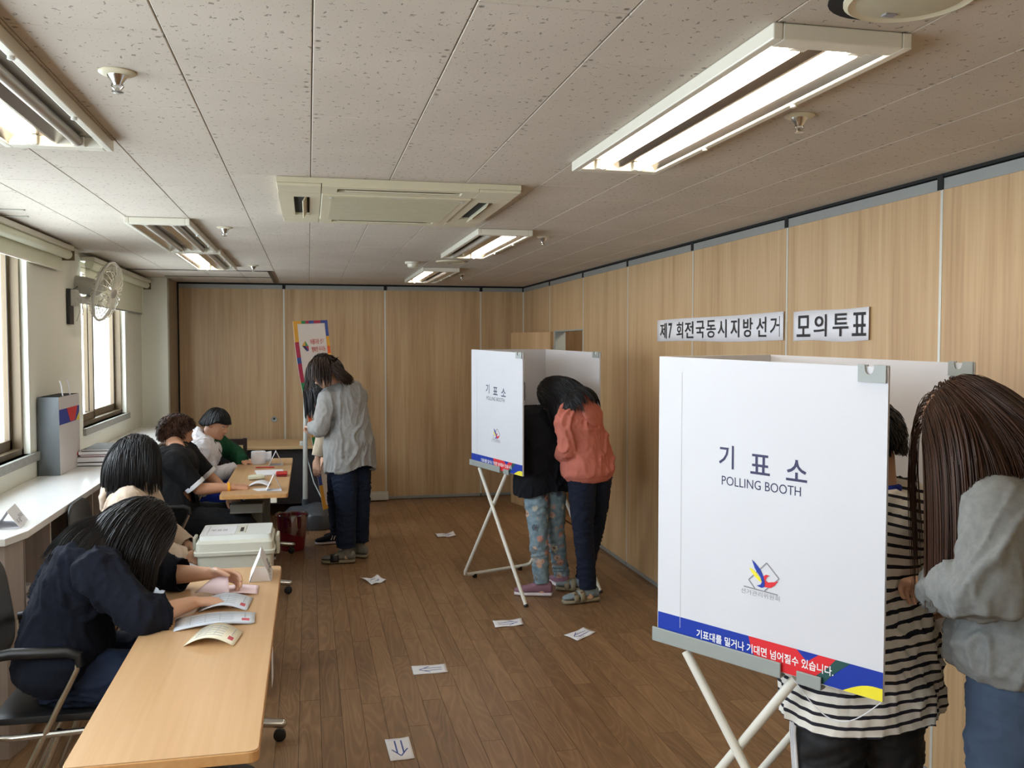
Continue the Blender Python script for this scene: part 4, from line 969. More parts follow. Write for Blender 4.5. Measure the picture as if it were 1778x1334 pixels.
for sx in (-.11, -.037, .037, .11): build('slat', MB().box((cx_ + sx - .011, cy_ + .18, .455), (cx_ + sx + .011, cy_ + .195, .735)), 'darkwood', t)

bc = fromcam(-1.845 + .02, 7.62); bc = np.array([-.145, 7.66, 0])
t = thing('waste_bin', bc, 'dark red plastic waste bin lined with a clear bag', 'bin')
build('bin_body', MB().lathe([(.095, .001), (.098, .01), (.122, .27), (.128, .275), (.127, .285), (.118, .28), (.092, .02), (.01, .015)], bc, None, 36), 'red_bin', t, auto=True)
q = MB(); rng = random.Random(5); rg = []
for j, (r, z) in enumerate([(.134, .17), (.137, .22), (.133, .29), (.128, .298), (.118, .29), (.11, .2)]):
    rg.append((bc + Zv * z, X_, Y_, r, r))
q.loft(rg, 36, caps=False)
q.v = [tuple(np.array(v) + np.array([rng.uniform(-.004, .004), rng.uniform(-.004, .004), rng.uniform(-.006, .006) + (-.05 * max(0, math.sin(2.2 + math.atan2(v[1] - bc[1], v[0] - bc[0]))) if v[2] < .25 else 0)])) for v in q.v]
build('liner', q, 'film', t, smooth=True)

pb = np.array([-.045, 8.70, 0])
t = thing('banner_stand', pb, 'tall leaning white banner with coloured border on a pole and water base', 'banner')
q = MB(); 
lob = []
for k in range(48):
    a = 2 * math.pi * k / 48; r = .245 + .05 * abs(math.cos(2 * a)) ; lob.append((a, r))
for z, s in ((0.002, 1.0), (.05, 1.0), (.10, .86), (.135, .5), (.15, .22)):
    pass
vs = []; lev = [(0.002, .98), (.03, 1.), (.11, .95), (.15, .80), (.185, .45), (.20, .2)]
for z, s in lev:
    for a, r in lob:
        rr_ = r * s if s > .5 else .25 * s; vs.append((pb[0] + .10 + rr_ * math.cos(a), pb[1] - .04 + rr_ * math.sin(a), z + .014 * (math.cos(4 * a)) * (2 if .08 < z < .17 else 0)))
fs = [(i * 48 + k, i * 48 + (k + 1) % 48, (i + 1) * 48 + (k + 1) % 48, (i + 1) * 48 + k) for i in range(len(lev) - 1) for k in range(48)] + [tuple(range(47, -1, -1)), tuple(range(240, 288))]
q.add(vs, fs); build('water_base', q, 'base_pl', t, auto=True)
ptop = at(530, 672, 8.55)
build('pole', MB().tube([pb + Zv * .12, pb * .5 + ptop * .5, ptop], [.024, .022, .018], 16), 'alu_l', t, auto=True)
build('pole_collar', MB().tube([pb + Zv * .11, pb + Zv * .24], [.034, .03], 16), 'base_pl', t, auto=True)
build('pole_cap', MB().sphere(ptop, .017), 'metal_w', t, auto=True)
cl = at(527, 770, 8.6)
build('clamp', MB().obox(cl, (CR, (0, 1, 0), Zv), (.035, .03, .022)), 'alu_l', t, bevel=.006)
build('stay_rod', MB().tube([cl, at(545, 838, 8.5), at(560, 868, 8.4)], .006, 8), 'alu', t, auto=True)
Lp = [(508, 558), (512, 600), (519, 650), (529, 700), (538, 745), (546, 790), (553, 840), (561, 886)]
Rp = [(568, 556), (572, 595), (577, 640), (583, 690), (590, 735), (597, 780), (604, 825), (611, 868)]
n = len(Lp)
def BS(u, v):   # u across, v down
    f = v * (n - 1); i = min(int(f), n - 2); k = f - i
    lx = [Lp[i][c] * (1 - k) + Lp[i + 1][c] * k for c in (0, 1)]; rx = [Rp[i][c] * (1 - k) + Rp[i + 1][c] * k for c in (0, 1)]
    return at(lx[0] * (1 - u) + rx[0] * u, lx[1] * (1 - u) + rx[1] * u, 8.36 + .42 * u - .12 * math.sin(math.pi * v))
nu, nv = 8, 28
bn = build('banner_cloth', MB().sheet([[BS(i / nu, j / nv) for j in range(nv + 1)] for i in range(nu + 1)][::1], .001), 'paper', t, smooth=True)
M['b_y'] = mat('yellow banner print', (232, 178, 66), .6, var=.02); M['b_m'] = mat('magenta banner print', (178, 40, 84), .6, var=.02); M['b_b'] = mat('blue banner print', (52, 84, 168), .6, var=.02); M['b_g'] = mat('green banner print', (40, 148, 96), .6, var=.02); M['b_o'] = mat('orange banner print', (232, 108, 52), .6, var=.02)
nf = -_n(np.cross(BS(.6, .5) - BS(.4, .5), BS(.5, .6) - BS(.5, .4)))
if nf @ (CPOS - BS(.5, .5)) < 0: nf = -nf
def bpatch(u0, u1, v0, v1, m_, k=8, nm='printed_patch'): build(nm, MB().sheet([[BS(u0 + (u1 - u0) * i / 2, v0 + (v1 - v0) * j / k) + nf * .0025 for j in range(k + 1)] for i in range(3)], .0004), m_, bn)
bw_ = .12
for v0, v1, mm in ((0, .125, 'b_y'), (.125, .205, 'b_m'), (.205, .235, 'b_b'), (.235, .33, 'b_m'), (.33, .42, 'b_g'), (.42, .55, 'b_o'), (.55, .62, 'b_y'), (.62, .68, 'b_g'), (.68, .74, 'b_b'), (.74, .77, 'b_m'), (.77, .87, 'b_b'), (.87, 1., 'b_y')): bpatch(0, bw_, v0, v1, mm)
for v0, v1, mm in ((0, .10, 'b_b'), (.10, .16, 'b_y'), (.16, .2, 'b_o'), (.2, .4, 'b_y'), (.4, .6, 'b_b'), (.6, .8, 'b_g'), (.8, 1, 'b_y')): bpatch(1 - bw_ * .7, 1, v0, v1, mm)
for u0, u1, mm in ((bw_, .24, 'b_y'), (.24, .36, 'b_g'), (.36, .46, 'b_m'), (.46, .60, 'b_b'), (.60, .8, 'b_m'), (.8, 1 - bw_ * .7, 'b_b')): bpatch(u0, u1, 0, .018, mm, 1)
bpatch(bw_, 1 - bw_ * .7, .982, 1, 'b_y', 1)
# folded-cube mark and two red lines of lettering
c = BS(.30, .15); eu = _n(BS(.5, .15) - BS(.3, .15)); ev = _n(BS(.3, .12) - BS(.3, .16))
def cm(pts, m_): build('emblem', MB().prism(pts, c + nf * .003, eu, ev, nf, .0005), m_, bn)
s = .048
cm([(0, s), (-s, .1 * s), (-.1 * s, 0)], 'b_y'); cm([(0, s), (-.1 * s, 0), (.8 * s, -.1 * s)], 'b_g'); cm([(-s, .1 * s), (-.1 * s, 0), (.2 * s, -s * 1.1)], 'ink'); cm([(-.1 * s, 0), (.8 * s, -.1 * s), (.75 * s, -s)], 'b_m'); cm([(-.1 * s, 0), (.75 * s, -s), (.2 * s, -1.1 * s)], 'b_b')
for k, tx in enumerate(('아름다운 선거', '행복한 우리동네')):
    build('lettering', text_mb(tx, 1, BS(.44 + .02 * k, .145 + .04 * k) + nf * .003, eu, ev, nf, .20 + .02 * k, .05, bold=.01), 'red_pl', bn)

# ------------------------------------------------------------------ cantilever office chairs
def office_chair(c, rot, label, zs=.445):
    """seat centre c, facing +x rotated by rot"""
    t = thing('office_chair', (c[0], c[1], 0), label, 'chair', 'black office chairs with chromed tube arms')
    fx = np.array([math.cos(rot), math.sin(rot), 0]); sd = np.array([-math.sin(rot), math.cos(rot), 0]); o = np.array([c[0], c[1], 0.])
    P = lambda f, s, z: o + fx * f + sd * s + Zv * z
    build('seat', MB().loft([(P(-.2, 0, zs - .02), sd, Zv, .20, .014, .5), (P(-.17, 0, zs - .02), sd, Zv, .215, .022, .5), (P(.15, 0, zs - .02), sd, Zv, .22, .026, .5), (P(.21, 0, zs - .03), sd, Zv, .2, .012, .5)], 28), 'black', t, auto=True)
    rg = []
    for k in range(25):
        v = k / 24; z = zs + .12 + .34 * v; f = -.235 - .05 * v; w = .222 * (1 - abs(2 * v - 1) ** 4.5 * .42) * (1 - max(0, (abs(2 * v - 1) - .9) * 2.5))
        rg.append((P(f, 0, z), sd, _n(fx + Zv * .15), w, .016 * (1 - max(0, (abs(2 * v - 1) - .9) * 6)), .7))
    build('backrest', MB().loft(rg, 28), 'black', t, auto=True)
    for s in (-1, 1):
        y = s * .255
        fr_ = MB().tube([P(-.24, y, .64), P(-.235, y, .58), P(-.21, y, .47), P(-.17, y, zs - .055), P(-.12, y, zs - .06), P(.2, y, zs - .05)], .011, 12)
        build('arm_frame', fr_, 'chrome', t, auto=True)
        build('leg', MB().tube([P(.06, y, .655), P(.085, y, .64), P(.08, y, .60), P(-.19, y, .04), P(-.20, y, .015)], .011, 12), 'chrome', t, auto=True)
        build('leg', MB().tube([P(.02, y * .94, zs - .05), P(-.10, y * .94, .08), P(-.085, y * .94, .03), P(-.03, y * .94, .016), P(.24, y * .94, .014)], .011, 12), 'chrome', t, auto=True)
        build('armrest', MB().tube([P(-.24, y, .65), P(-.12, y, .665), P(.05, y, .66), P(.085, y, .645), P(.09, y, .61)], [.017, .019, .019, .018, .015], 12), 'black', t, auto=True)
        build('floor_glide', MB().obox(P(.22, y * .94, .010), (fx, sd, Zv), (.03, .014, .0095)), 'black', t, bevel=.003)
    return t
office_chair((-.838, 3.49), .0, 'black chair with chrome frame under the woman in navy at the near table')
office_chair((-.84, 4.86), .0, 'black chair under the girl in the beige hoodie')
office_chair((-.838, 6.26), .05, 'black chair with chrome arms under the boy in black')
office_chair((-.838, 7.42), -.05, 'black chair under the boy in the white hoodie')
# ------------------------------------------------------------------ people
def mat_cloth(name, rgb, rough=.85, var=.08, vs=9, bump=.12, bs=400, sheen=.0):
    m = mat(name, rgb, rough, 0, .25, var, vs, bump, bs)
    if sheen: m.node_tree.nodes['Principled BSDF'].inputs['Sheen Weight'].default_value = sheen
    return m
M['skin'] = mat('skin', (214, 170, 142), .55, var=.04, vscale=12, Subsurface_Weight=.0)
M['skin2'] = mat('tanned skin', (196, 146, 116), .55, var=.04, vscale=12)
M['sclera'] = mat('eye white', (225, 222, 216), .3, var=0); M['iris'] = mat('dark iris', (30, 18, 12), .2, var=0)
M['lips'] = mat('lips', (176, 102, 92), .5, var=.03)
def hair_mat(name, c0, c1, rough=.42):
    m = bpy.data.materials.new(name); m.use_nodes = True; n = Nd(m); g = n.new('ShaderNodeNewGeometry')
    n.col(n.ramp(g.outputs['Random Per Island'], [(0, lin(c0)), (1, lin(c1))])); n.b.inputs['Roughness'].default_value = rough
    n.b.inputs['Specular IOR Level'].default_value = .3; return m
M['hair_k'] = hair_mat('black hair', (12, 10, 11), (24, 20, 20)); M['hair_b'] = hair_mat('chestnut brown hair', (44, 28, 20), (74, 48, 34))
M['hair_d'] = hair_mat('dark brown hair', (34, 24, 18), (66, 46, 34)); M['hair_c'] = hair_mat('curly brown hair', (40, 24, 16), (92, 60, 42), .5)
def jeans(name, c, var=.16):
    m = mat(name, c, .8, 0, .2, var, 7, .15, 500); return m
M['jeans'] = jeans('dark blue denim', (28, 37, 56)); M['jeans2'] = jeans('navy denim', (24, 30, 46)); M['jeans3'] = jeans('washed blue denim', (62, 76, 96)); M['jeans_k'] = jeans('near black denim', (22, 24, 32))
M['navy'] = mat_cloth('fuzzy navy knit', (18, 22, 34), .95, .12, 30, .3, 250); M['black_c'] = mat_cloth('black cotton', (20, 20, 22)); M['black_d'] = mat_cloth('black-blue cotton blouse', (17, 19, 25))
M['beige'] = mat_cloth('beige fleece', (196, 176, 156)); M['whitec'] = mat_cloth('white sweatshirt', (214, 212, 216)); M['greenc'] = mat_cloth('bottle green sleeve', (24, 74, 48))
M['shirt_g'] = mat_cloth('light grey cotton shirt', (160, 160, 158), .85, .07, 30, .15, 500); M['coral'] = mat_cloth('coral fleece', (192, 114, 98)); M['hoodie_g'] = mat_cloth('heather grey fleece', (120, 122, 120), .9, .12, 60, .2, 400)
M['cream'] = mat_cloth('cream knit', (214, 200, 176)); M['lightgrey'] = mat_cloth('pale grey trousers', (176, 178, 182)); M['bluec'] = mat_cloth('royal blue cloth', (28, 52, 150)); M['sock'] = mat_cloth('grey sock', (122, 120, 112)); M['sock2'] = mat_cloth('blue grey sock', (128, 140, 146))
M['sandal'] = mat('khaki sandal leather', (134, 124, 100), .6); M['mauve'] = mat_cloth('mauve mesh sneaker', (140, 104, 118)); M['sole_w'] = mat('white rubber sole', (224, 214, 216), .5, var=.02); M['whitetrim'] = mat_cloth('white cotton trim', (224, 224, 226))
def stripe_mat():
    m = bpy.data.materials.new('navy and cream striped jersey'); m.use_nodes = True; n = Nd(m)
    u = n.attr('u'); f = n.math('FRACT', n.math('DIVIDE', n.math('ADD', u, 10), .0272))
    k = n.math('LESS_THAN', f, .34)
    n.col(n.mix(k, lin((232, 229, 220)), lin((26, 26, 38)))); n.b.inputs['Roughness'].default_value = .85
    n.bump(n.noise(n.objc(), 400, 2), .12, .002); return m
M['stripe'] = stripe_mat()
def track_mat():
    m = bpy.data.materials.new('black track trousers'); m.use_nodes = True; n = Nd(m); n.b.inputs['Base Color'].default_value = lin((16, 16, 18)); n.b.inputs['Roughness'].default_value = .7; return m
M['track'] = track_mat()
def floral():
    m = bpy.data.materials.new('floral faded blue denim'); m.use_nodes = True; n = Nd(m); o = n.pos()
    base = n.ramp(n.noise(o, 30, 3), [(.3, lin((104, 128, 142))), (.7, lin((140, 160, 168)))])
    w = n.new('ShaderNodeTexNoise'); n.link(o, w.inputs['Vector']); w.inputs['Scale'].default_value = 60
    vm = n.new('ShaderNodeVectorMath', operation='MULTIPLY_ADD'); n.link(w.outputs['Color'], vm.inputs[0]); vm.inputs[1].default_value = (.03, .03, .03); n.link(o, vm.inputs[2])
    v = n.new('ShaderNodeTexVoronoi'); n.link(vm.outputs[0], v.inputs['Vector']); v.inputs['Scale'].default_value = 17
    sp = n.new('ShaderNodeSeparateColor'); n.link(v.outputs['Color'], sp.inputs[0])
    fc = n.ramp(sp.outputs[0], [(.2, lin((204, 164, 140))), (.45, lin((196, 128, 104))), (.6, lin((218, 204, 180))), (.85, lin((70, 84, 96)))])
    msk = n.ramp(v.outputs['Distance'], [(.36, (1, 1, 1, 1)), (.46, (0, 0, 0, 1))])
    ctr = n.ramp(v.outputs['Distance'], [(.14, (1, 1, 1, 1)), (.2, (0, 0, 0, 1))])
    pres = n.math('LESS_THAN', sp.outputs[1], .8)
    c = n.mix(n.math('MULTIPLY', n.math('MULTIPLY', msk, pres), .85), base, fc); c = n.mix(n.math('MULTIPLY', n.math('MULTIPLY', ctr, pres), .8), c, lin((90, 60, 50)))
    n.col(c); n.b.inputs['Roughness'].default_value = .8; return m
M['floral'] = floral()

def catmull(P, t):
    """P list of points, t in [0, len-1], extrapolates linearly"""
    P = [np.asarray(p, float) for p in P]; n = len(P)
    if t <= 0: return P[0] + (P[1] - P[0]) * t
    if t >= n - 1: return P[-1] + (P[-1] - P[-2]) * (t - n + 1)
    i = min(int(t), n - 2); f = t - i
    p0 = P[i - 1] if i else 2 * P[0] - P[1]; p1, p2 = P[i], P[i + 1]; p3 = P[i + 2] if i + 2 < n else 2 * P[-1] - P[-2]
    return .5 * ((2 * p1) + (-p0 + p2) * f + (2 * p0 - 5 * p1 + 4 * p2 - p3) * f * f + (-p0 + 3 * p1 - 3 * p2 + p3) * f ** 3)
def remesh(name, mb, mats, parent, voxel, smooth=5, wrinkle=0., wf=8., seed=0, attr=None, decimate=None, post=None, loc=None, aniso=(1, 1, .55), cuts=(), thick=0):
    me = mb.mesh(name, mats); o = bpy.data.objects.new(name + '_tmp', me); COL.objects.link(o)
    md = o.modifiers.new('r', 'REMESH'); md.mode = 'VOXEL'; md.voxel_size = voxel; md.use_smooth_shade = True
    s = o.modifiers.new('s', 'SMOOTH'); s.factor = .5; s.iterations = smooth
    if decimate: d = o.modifiers.new('d', 'DECIMATE'); d.ratio = decimate
    dg = bpy.context.evaluated_depsgraph_get(); ev = o.evaluated_get(dg); me2 = bpy.data.meshes.new_from_object(ev)
    bpy.data.objects.remove(o); bpy.data.meshes.remove(me)
    n = len(me2.vertices); co = np.empty(n * 3, np.float32); me2.vertices.foreach_get('co', co); co = co.reshape(-1, 3).astype(float)
    if wrinkle:
        nr = np.empty(n * 3, np.float32); me2.vertices.foreach_get('normal', nr); nr = nr.reshape(-1, 3)
        rs = np.random.RandomState(seed); ph = rs.rand(3) * 40; nf = mnoise.noise
        base = co * np.array(aniso) + ph
        wx = np.array([nf(p) for p in (base * 4.).tolist()]); wy = np.array([nf(p) for p in (base * 4. + 31).tolist()])
        q_ = base + np.stack([wx, wy, wx - wy], 1) * .09
        a = np.array([nf(p) for p in (q_ * wf * 1.25).tolist()]); b = np.array([nf(p) for p in (q_ * wf * 2.8 + 7).tolist()])
        amp = .55 + .9 * np.clip(wx * 2 + .3, 0, 1)
        w = ((1 - np.abs(a) * 4.2).clip(0, 1) ** 1.3 * 1.25 - .35 + ((1 - np.abs(b) * 4.).clip(0, 1) * .45 - .12)) * amp
        co = co + nr * (w * wrinkle)[:, None]
    kill = np.zeros(n, bool)
    for fn in cuts:
        sd, dr, mk_ = fn(co); near = mk_ & (sd > 0) & (sd <= voxel * 1.3); kill |= mk_ & (sd > voxel * 1.3)
        co[near] -= (dr * sd[:, None])[near] if dr.ndim == 2 else dr[None] * sd[near, None]
    if post is not None: co = post(co)
    if attr is not None: av = attr(co)
    loc = (co.min(0) + co.max(0)) / 2 if loc is None else loc
    co2 = co - loc; me2.vertices.foreach_set('co', co2.astype(np.float32).ravel())
    if attr is not None:
        at_ = me2.attributes.new('u', 'FLOAT', 'POINT'); at_.data.foreach_set('value', av.astype(np.float32))
    me2.name = name
    me2.materials.clear()
    for m_ in (mats if isinstance(mats, (list, tuple)) else [mats]): me2.materials.append(M[m_])
    if kill.any():
        import bmesh
        bm = bmesh.new(); bm.from_mesh(me2); bm.verts.ensure_lookup_table(); bmesh.ops.delete(bm, geom=[bm.verts[i] for i in np.nonzero(kill)[0]], context='VERTS'); bm.to_mesh(me2); bm.free()
    me2.polygons.foreach_set('use_smooth', [True] * len(me2.polygons)); me2.update()
    ob = link(name, me2, parent, tuple(np.asarray(loc) - WLOC[parent.name]))
    if thick: sm = ob.modifiers.new('cloth', 'SOLIDIFY'); sm.thickness = thick; sm.offset = -1
    return ob

HEADR = [(-.112, .058, .018, .018), (-.103, .05, .034, .034), (-.085, .038, .047, .05), (-.06, .022, .057, .068), (-.035, .012, .063, .079), (-.01, .006, .067, .086), (.02, .002, .071, .092), (.05, -.002, .0715, .092), (.075, -.004, .065, .083), (.095, -.005, .05, .064), (.107, -.006, .031, .04), (.113, -.006, .012, .016)]
class Head:
    def __init__(s, c, look, roll=0., scale=1.0):
        s.c = np.asarray(c, float); s.y = _n(look); x = _n(np.cross(s.y, Zv)) if abs(s.y[2]) < .98 else np.array([1., 0, 0])
        z = np.cross(x, s.y); ca, sa = math.cos(roll), math.sin(roll); s.x = x * ca + z * sa; s.z = z * ca - x * sa; s.s = scale
    def P(s, x, y, z): return s.c + (s.x * x + s.y * y + s.z * z) * s.s
    def fill(s, mb):
        mb.loft([(s.P(0, cy, z), s.x, s.y, rx * s.s, ry * s.s, .92) for z, cy, rx, ry in HEADR], 24)
        k = s.s
        mb.tube([s.P(0, .084, .018), s.P(0, .096, -.008), s.P(0, .107, -.028), s.P(0, .098, -.036)], [.006 * k, .0075 * k, .011 * k, .009 * k], 10, round_ends=True)
        for q in (-1, 1):
            mb.sphere(s.P(q * .010, .095, -.033), .0075 * k, 8, 6)
            mb.sphere(s.P(q * .03, .080, .026), (.02 * k, .009 * k, .007 * k), 10, 6, (s.x, s.y, s.z))
            mb.sphere(s.P(q * .04, .062, -.03), (.022 * k, .016 * k, .022 * k), 10, 6, (s.x, s.y, s.z))
            mb.sphere(s.P(q * .073, -.004, -.008), (.008 * k, .017 * k, .03 * k), 10, 8, (s.x, _n(s.y - s.z * .2), _n(s.z + s.y * .2)))
            mb.sphere(s.P(q * .079, -.010, .004), (.006 * k, .013 * k, .016 * k), 8, 6, (s.x, s.y, s.z))
            mb.sphere(s.P(q * .03, .074, .004), (.013 * k, .012 * k, .009 * k), 10, 6, (s.x, s.y, s.z))
        mb.tube([s.P(-.02, .080, -.058), s.P(0, .090, -.056), s.P(.02, .080, -.058)], .005 * k, 8, round_ends=True)
        mb.tube([s.P(-.017, .079, -.067), s.P(0, .088, -.068), s.P(.017, .079, -.067)], .0058 * k, 8, round_ends=True)
        mb.sphere(s.P(0, .074, -.098), (.017 * k, .014 * k, .014 * k), 10, 6, (s.x, s.y, s.z))
    def face(s, body, hairm, eyes=True):
        k = s.s
        for q in (-1, 1):
            e = build('eye', MB().sphere(s.P(q * .03, .0775, .004), (.0115 * k, .0115 * k, .0075 * k), 12, 8, (s.x, s.y, s.z)), 'sclera', body, smooth=True)
            build('iris', MB().sphere(s.P(q * .03, .0865, .0015), (.0052 * k, .0035 * k, .0045 * k), 10, 6, (s.x, s.y, s.z)), 'iris', e, smooth=True) if False else None
            build('eyelid', MB().tube([s.P(q * .018, .085, .005), s.P(q * .03, .0895, .0085), s.P(q * .043, .080, .0055)], .0022 * k, 8, round_ends=True), hairm, body, smooth=True)
            build('eyebrow', MB().tube([s.P(q * .014, .0905, .026), s.P(q * .03, .0895, .031), s.P(q * .047, .076, .027)], [.002 * k, .0032 * k, .0018 * k], 8, round_ends=True), hairm, body, smooth=True)
        build('lips', MB().tube([s.P(-.019, .0835, -.0615), s.P(0, .0925, -.061), s.P(.019, .0835, -.0615)], [.002 * k, .0045 * k, .002 * k], 8, round_ends=True), 'lips', body, smooth=True)

def hand_parts(mb, wrist, d, pn, side, curl=.5, s=1., thumb=.5, spread=.06):
    """wrist point, hand direction d, palm normal pn (towards the palm side), side +1/-1: thumb lies towards +x/-x of d x pn"""
    d = _n(d); pn = _n(pn - d * (np.asarray(pn) @ d)); x = np.cross(d, pn) * side   # thumb side
    wrist = np.asarray(wrist, float)
    mb.loft([(wrist - d * .012 * s, x, pn, .026 * s, .019 * s), (wrist + d * .012 * s, x, pn, .028 * s, .018 * s), (wrist + d * .04 * s, x, pn, .036 * s, .016 * s), (wrist + d * .07 * s, x, pn, .041 * s, .0145 * s), (wrist + d * .092 * s, x, pn, .040 * s, .011 * s)], 16)
    for k, (off, L) in enumerate(((.031, .070), (.0105, .078), (-.0105, .072), (-.031, .056))):
        p = wrist + d * .082 * s + x * off * s; a = curl * (.75 + .18 * k); fd = _n(d + x * off * spread * 22); pts = [p - fd * .01]
        pts.append(p)
        for seg, fr in enumerate((.45, .31, .24)):
            ang = a * (.55, 1.35, 2.0)[seg]
            dd = fd * math.cos(ang) + pn * math.sin(ang); p = p + dd * L * fr * s; pts.append(p)
        mb.tube(pts, [.0095 * s, .0092 * s, .0085 * s, .0078 * s, .0068 * s], 9, round_ends=True)
    tb = wrist + d * .022 * s + x * .024 * s
    td = _n(d * .62 + x * .62 + pn * .38 * (.4 + thumb)); t2 = _n(d * .9 + x * .22 + pn * .5 * thumb)
    mb.tube([tb, tb + td * .034 * s, tb + td * .034 * s + t2 * .03 * s, tb + td * .034 * s + t2 * .054 * s], [.0145 * s, .0118 * s, .0098 * s, .0078 * s], 10, round_ends=True)

TOR = [(-.17, .095, .085), (-.10, .15, .105), (0., .172, .118), (.12, .17, .116), (.3, .146, .104), (.45, .138, .100), (.6, .148, .107), (.76, .162, .112), (.88, .158, .097), (.96, .115, .075), (1.02, .066, .056)]
class Person:
    def __init__(s, label, J, sex='f', fat=1., look=(0, 1, 0), skin='skin', headscale=1., headroll=0., yaxis=None):
        s.J = {k: np.asarray(v, float) for k, v in J.items()}; J = s.J; s.fat = fat; s.skin = skin
        base = np.array([J['pelvis'][0], J['pelvis'][1], 0.])
        s.t = thing('person', base, label, 'person'); s.hd = Head(J['head'], look, headroll, headscale)
        s.sp = [J['pelvis'], J['chest'], J['neck']]
        s.L = np.linalg.norm(J['chest'] - J['pelvis']) + np.linalg.norm(J['neck'] - J['chest'])
        hm, hv = (J['hipL'] + J['hipR']) / 2, J['hipR'] - J['hipL']; hl = np.linalg.norm(hv)
        if hl > .158 * fat: J['hipL'], J['hipR'] = hm - hv / hl * .079 * fat, hm + hv / hl * .079 * fat
        s.hx = _n(J['hipR'] - J['hipL']); s.sx = _n(J['shR'] - J['shL'])
    def spine(s, t):
        if t < 0: # below the pelvis: straight on downwards, blended with the trunk line
            d = _n(catmull(s.sp, .25) - s.sp[0]); d = _n(d * .5 + Zv * .5) if s.J['kneeL'][2] < s.J['pelvis'][2] - .2 else d
            return s.sp[0] + d * t * s.L
        return catmull(s.sp, t * 2)
    def torso(s, mb, t0, t1, infl, scale=1., flare=0., n=28, bust=.0, skirt=False):
        rg = []; ts = [t for t, a, b in TOR if t0 < t < t1]; ts = [t0] + ts + [t1]
        for t in ts:
            t_ = t; t = max(t, .02) if skirt else t
            a = np.interp(t, [q[0] for q in TOR], [q[1] for q in TOR]); b = np.interp(t, [q[0] for q in TOR], [q[2] for q in TOR])
            t = t_; tg = _n(s.spine(t + .03) - s.spine(t - .03)); X = _n(s.hx * (1 - min(1, max(0, t))) + s.sx * min(1, max(0, t))); X = _n(X - tg * (X @ tg)); Y = np.cross(tg, X)
            a = a * s.fat * scale + infl; b = b * s.fat * scale + infl
            if flare and t < .5: k = flare * (.5 - t); a += k; b += k
            rg.append((s.spine(t), X, Y, a, b, .85))
        mb.loft(rg, n); return rg
    def arm(s, mb, side, infl, frac0=0., frac1=2., k=1., pad=.0):
        """tube from shoulder (0) over elbow (1) to wrist (2)"""
        S, E, W = s.J['sh' + side], s.J['el' + side], s.J['wr' + side]; N = s.spine(.93)
        P = lambda t: S + (E - S) * t if t <= 1 else E + (W - E) * (t - 1)
        rad = lambda t: np.interp(t, [0, .35, .9, 1.1, 1.35, 2], [.054, .047, .04, .04, .038, .026]) * k * (.5 + .5 * s.fat)
        ts = sorted(set([frac0, frac1] + [t for t in (0, .2, .45, .7, .9, 1., 1.1, 1.3, 1.55, 1.8, 2.) if frac0 < t < frac1]))
        pts = [P(t) for t in ts]
        # round off the elbow
        if any(t == 1. for t in ts): i = ts.index(1.); pts[i] = pts[i] * .7 + (pts[i - 1] + pts[i + 1]) * .15 if 0 < i < len(ts) - 1 else pts[i]
        rs = [rad(t) + infl + (pad * max(0, 1 - abs(t - 1.6)) if pad else 0) for t in ts]
        if frac0 == 0: mb.tube([N + (S - N) * .15, N + (S - N) * .6 - Zv * .0, S], [.05 + infl, .054 + infl, .056 + infl], 14, round_ends=True)
        mb.tube(pts, rs, 16, round_ends=True)
    def leg(s, mb, side, infl, frac1=2., radii=(.088, .08, .06, .053, .04), k=1.):
        H, K, A = s.J['hip' + side], s.J['knee' + side], s.J['ank' + side]
        P = lambda t: H + (K - H) * t if t <= 1 else K + (A - K) * (t - 1)
        ts = [t for t in (0, .25, .5, .75, .93, 1.07, 1.3, 1.6, 1.85) if t < frac1] + [frac1]
        rs = [np.interp(t, [0, .5, 1., 1.35, 2.], radii) * k * (.4 + .6 * s.fat) + infl for t in ts]
        mb.tube([P(t) for t in ts], rs, 18, round_ends=True)
    def body(s, hands=('L', 'R'), hp={}, voxel=.0055, armfrom=0., dec=.45):
        mb = MB(); s.hd.fill(mb); h = s.hd; J = s.J
        nk = s.spine(.98); mb.tube([s.spine(.9), nk, h.P(0, -.022, -.05), h.P(0, -.012, 0)], [.062, .056, .051, .05], 16, round_ends=True)
        s.torso(mb, -.12, .99, -.012, .9)
        for sd in 'LR':
            s.arm(mb, sd, -.004); s.leg(mb, sd, -.008, 2., k=.9)
            a = J['ank' + sd]; mb.tube([a + Zv * .02, a - Zv * .03], [.034, .034], 12, round_ends=True)
        for sd in hands:
            W = J['wr' + sd]; d = _n(W - J['el' + sd]); pr = dict(d=d, pn=-Zv, side=1 if sd == 'R' else -1, curl=.5)
            pr.update(hp.get(sd, {})); hand_parts(mb, W, **pr)
        s.bo = remesh('body', mb, s.skin, s.t, voxel, 3, decimate=dec); return s.bo
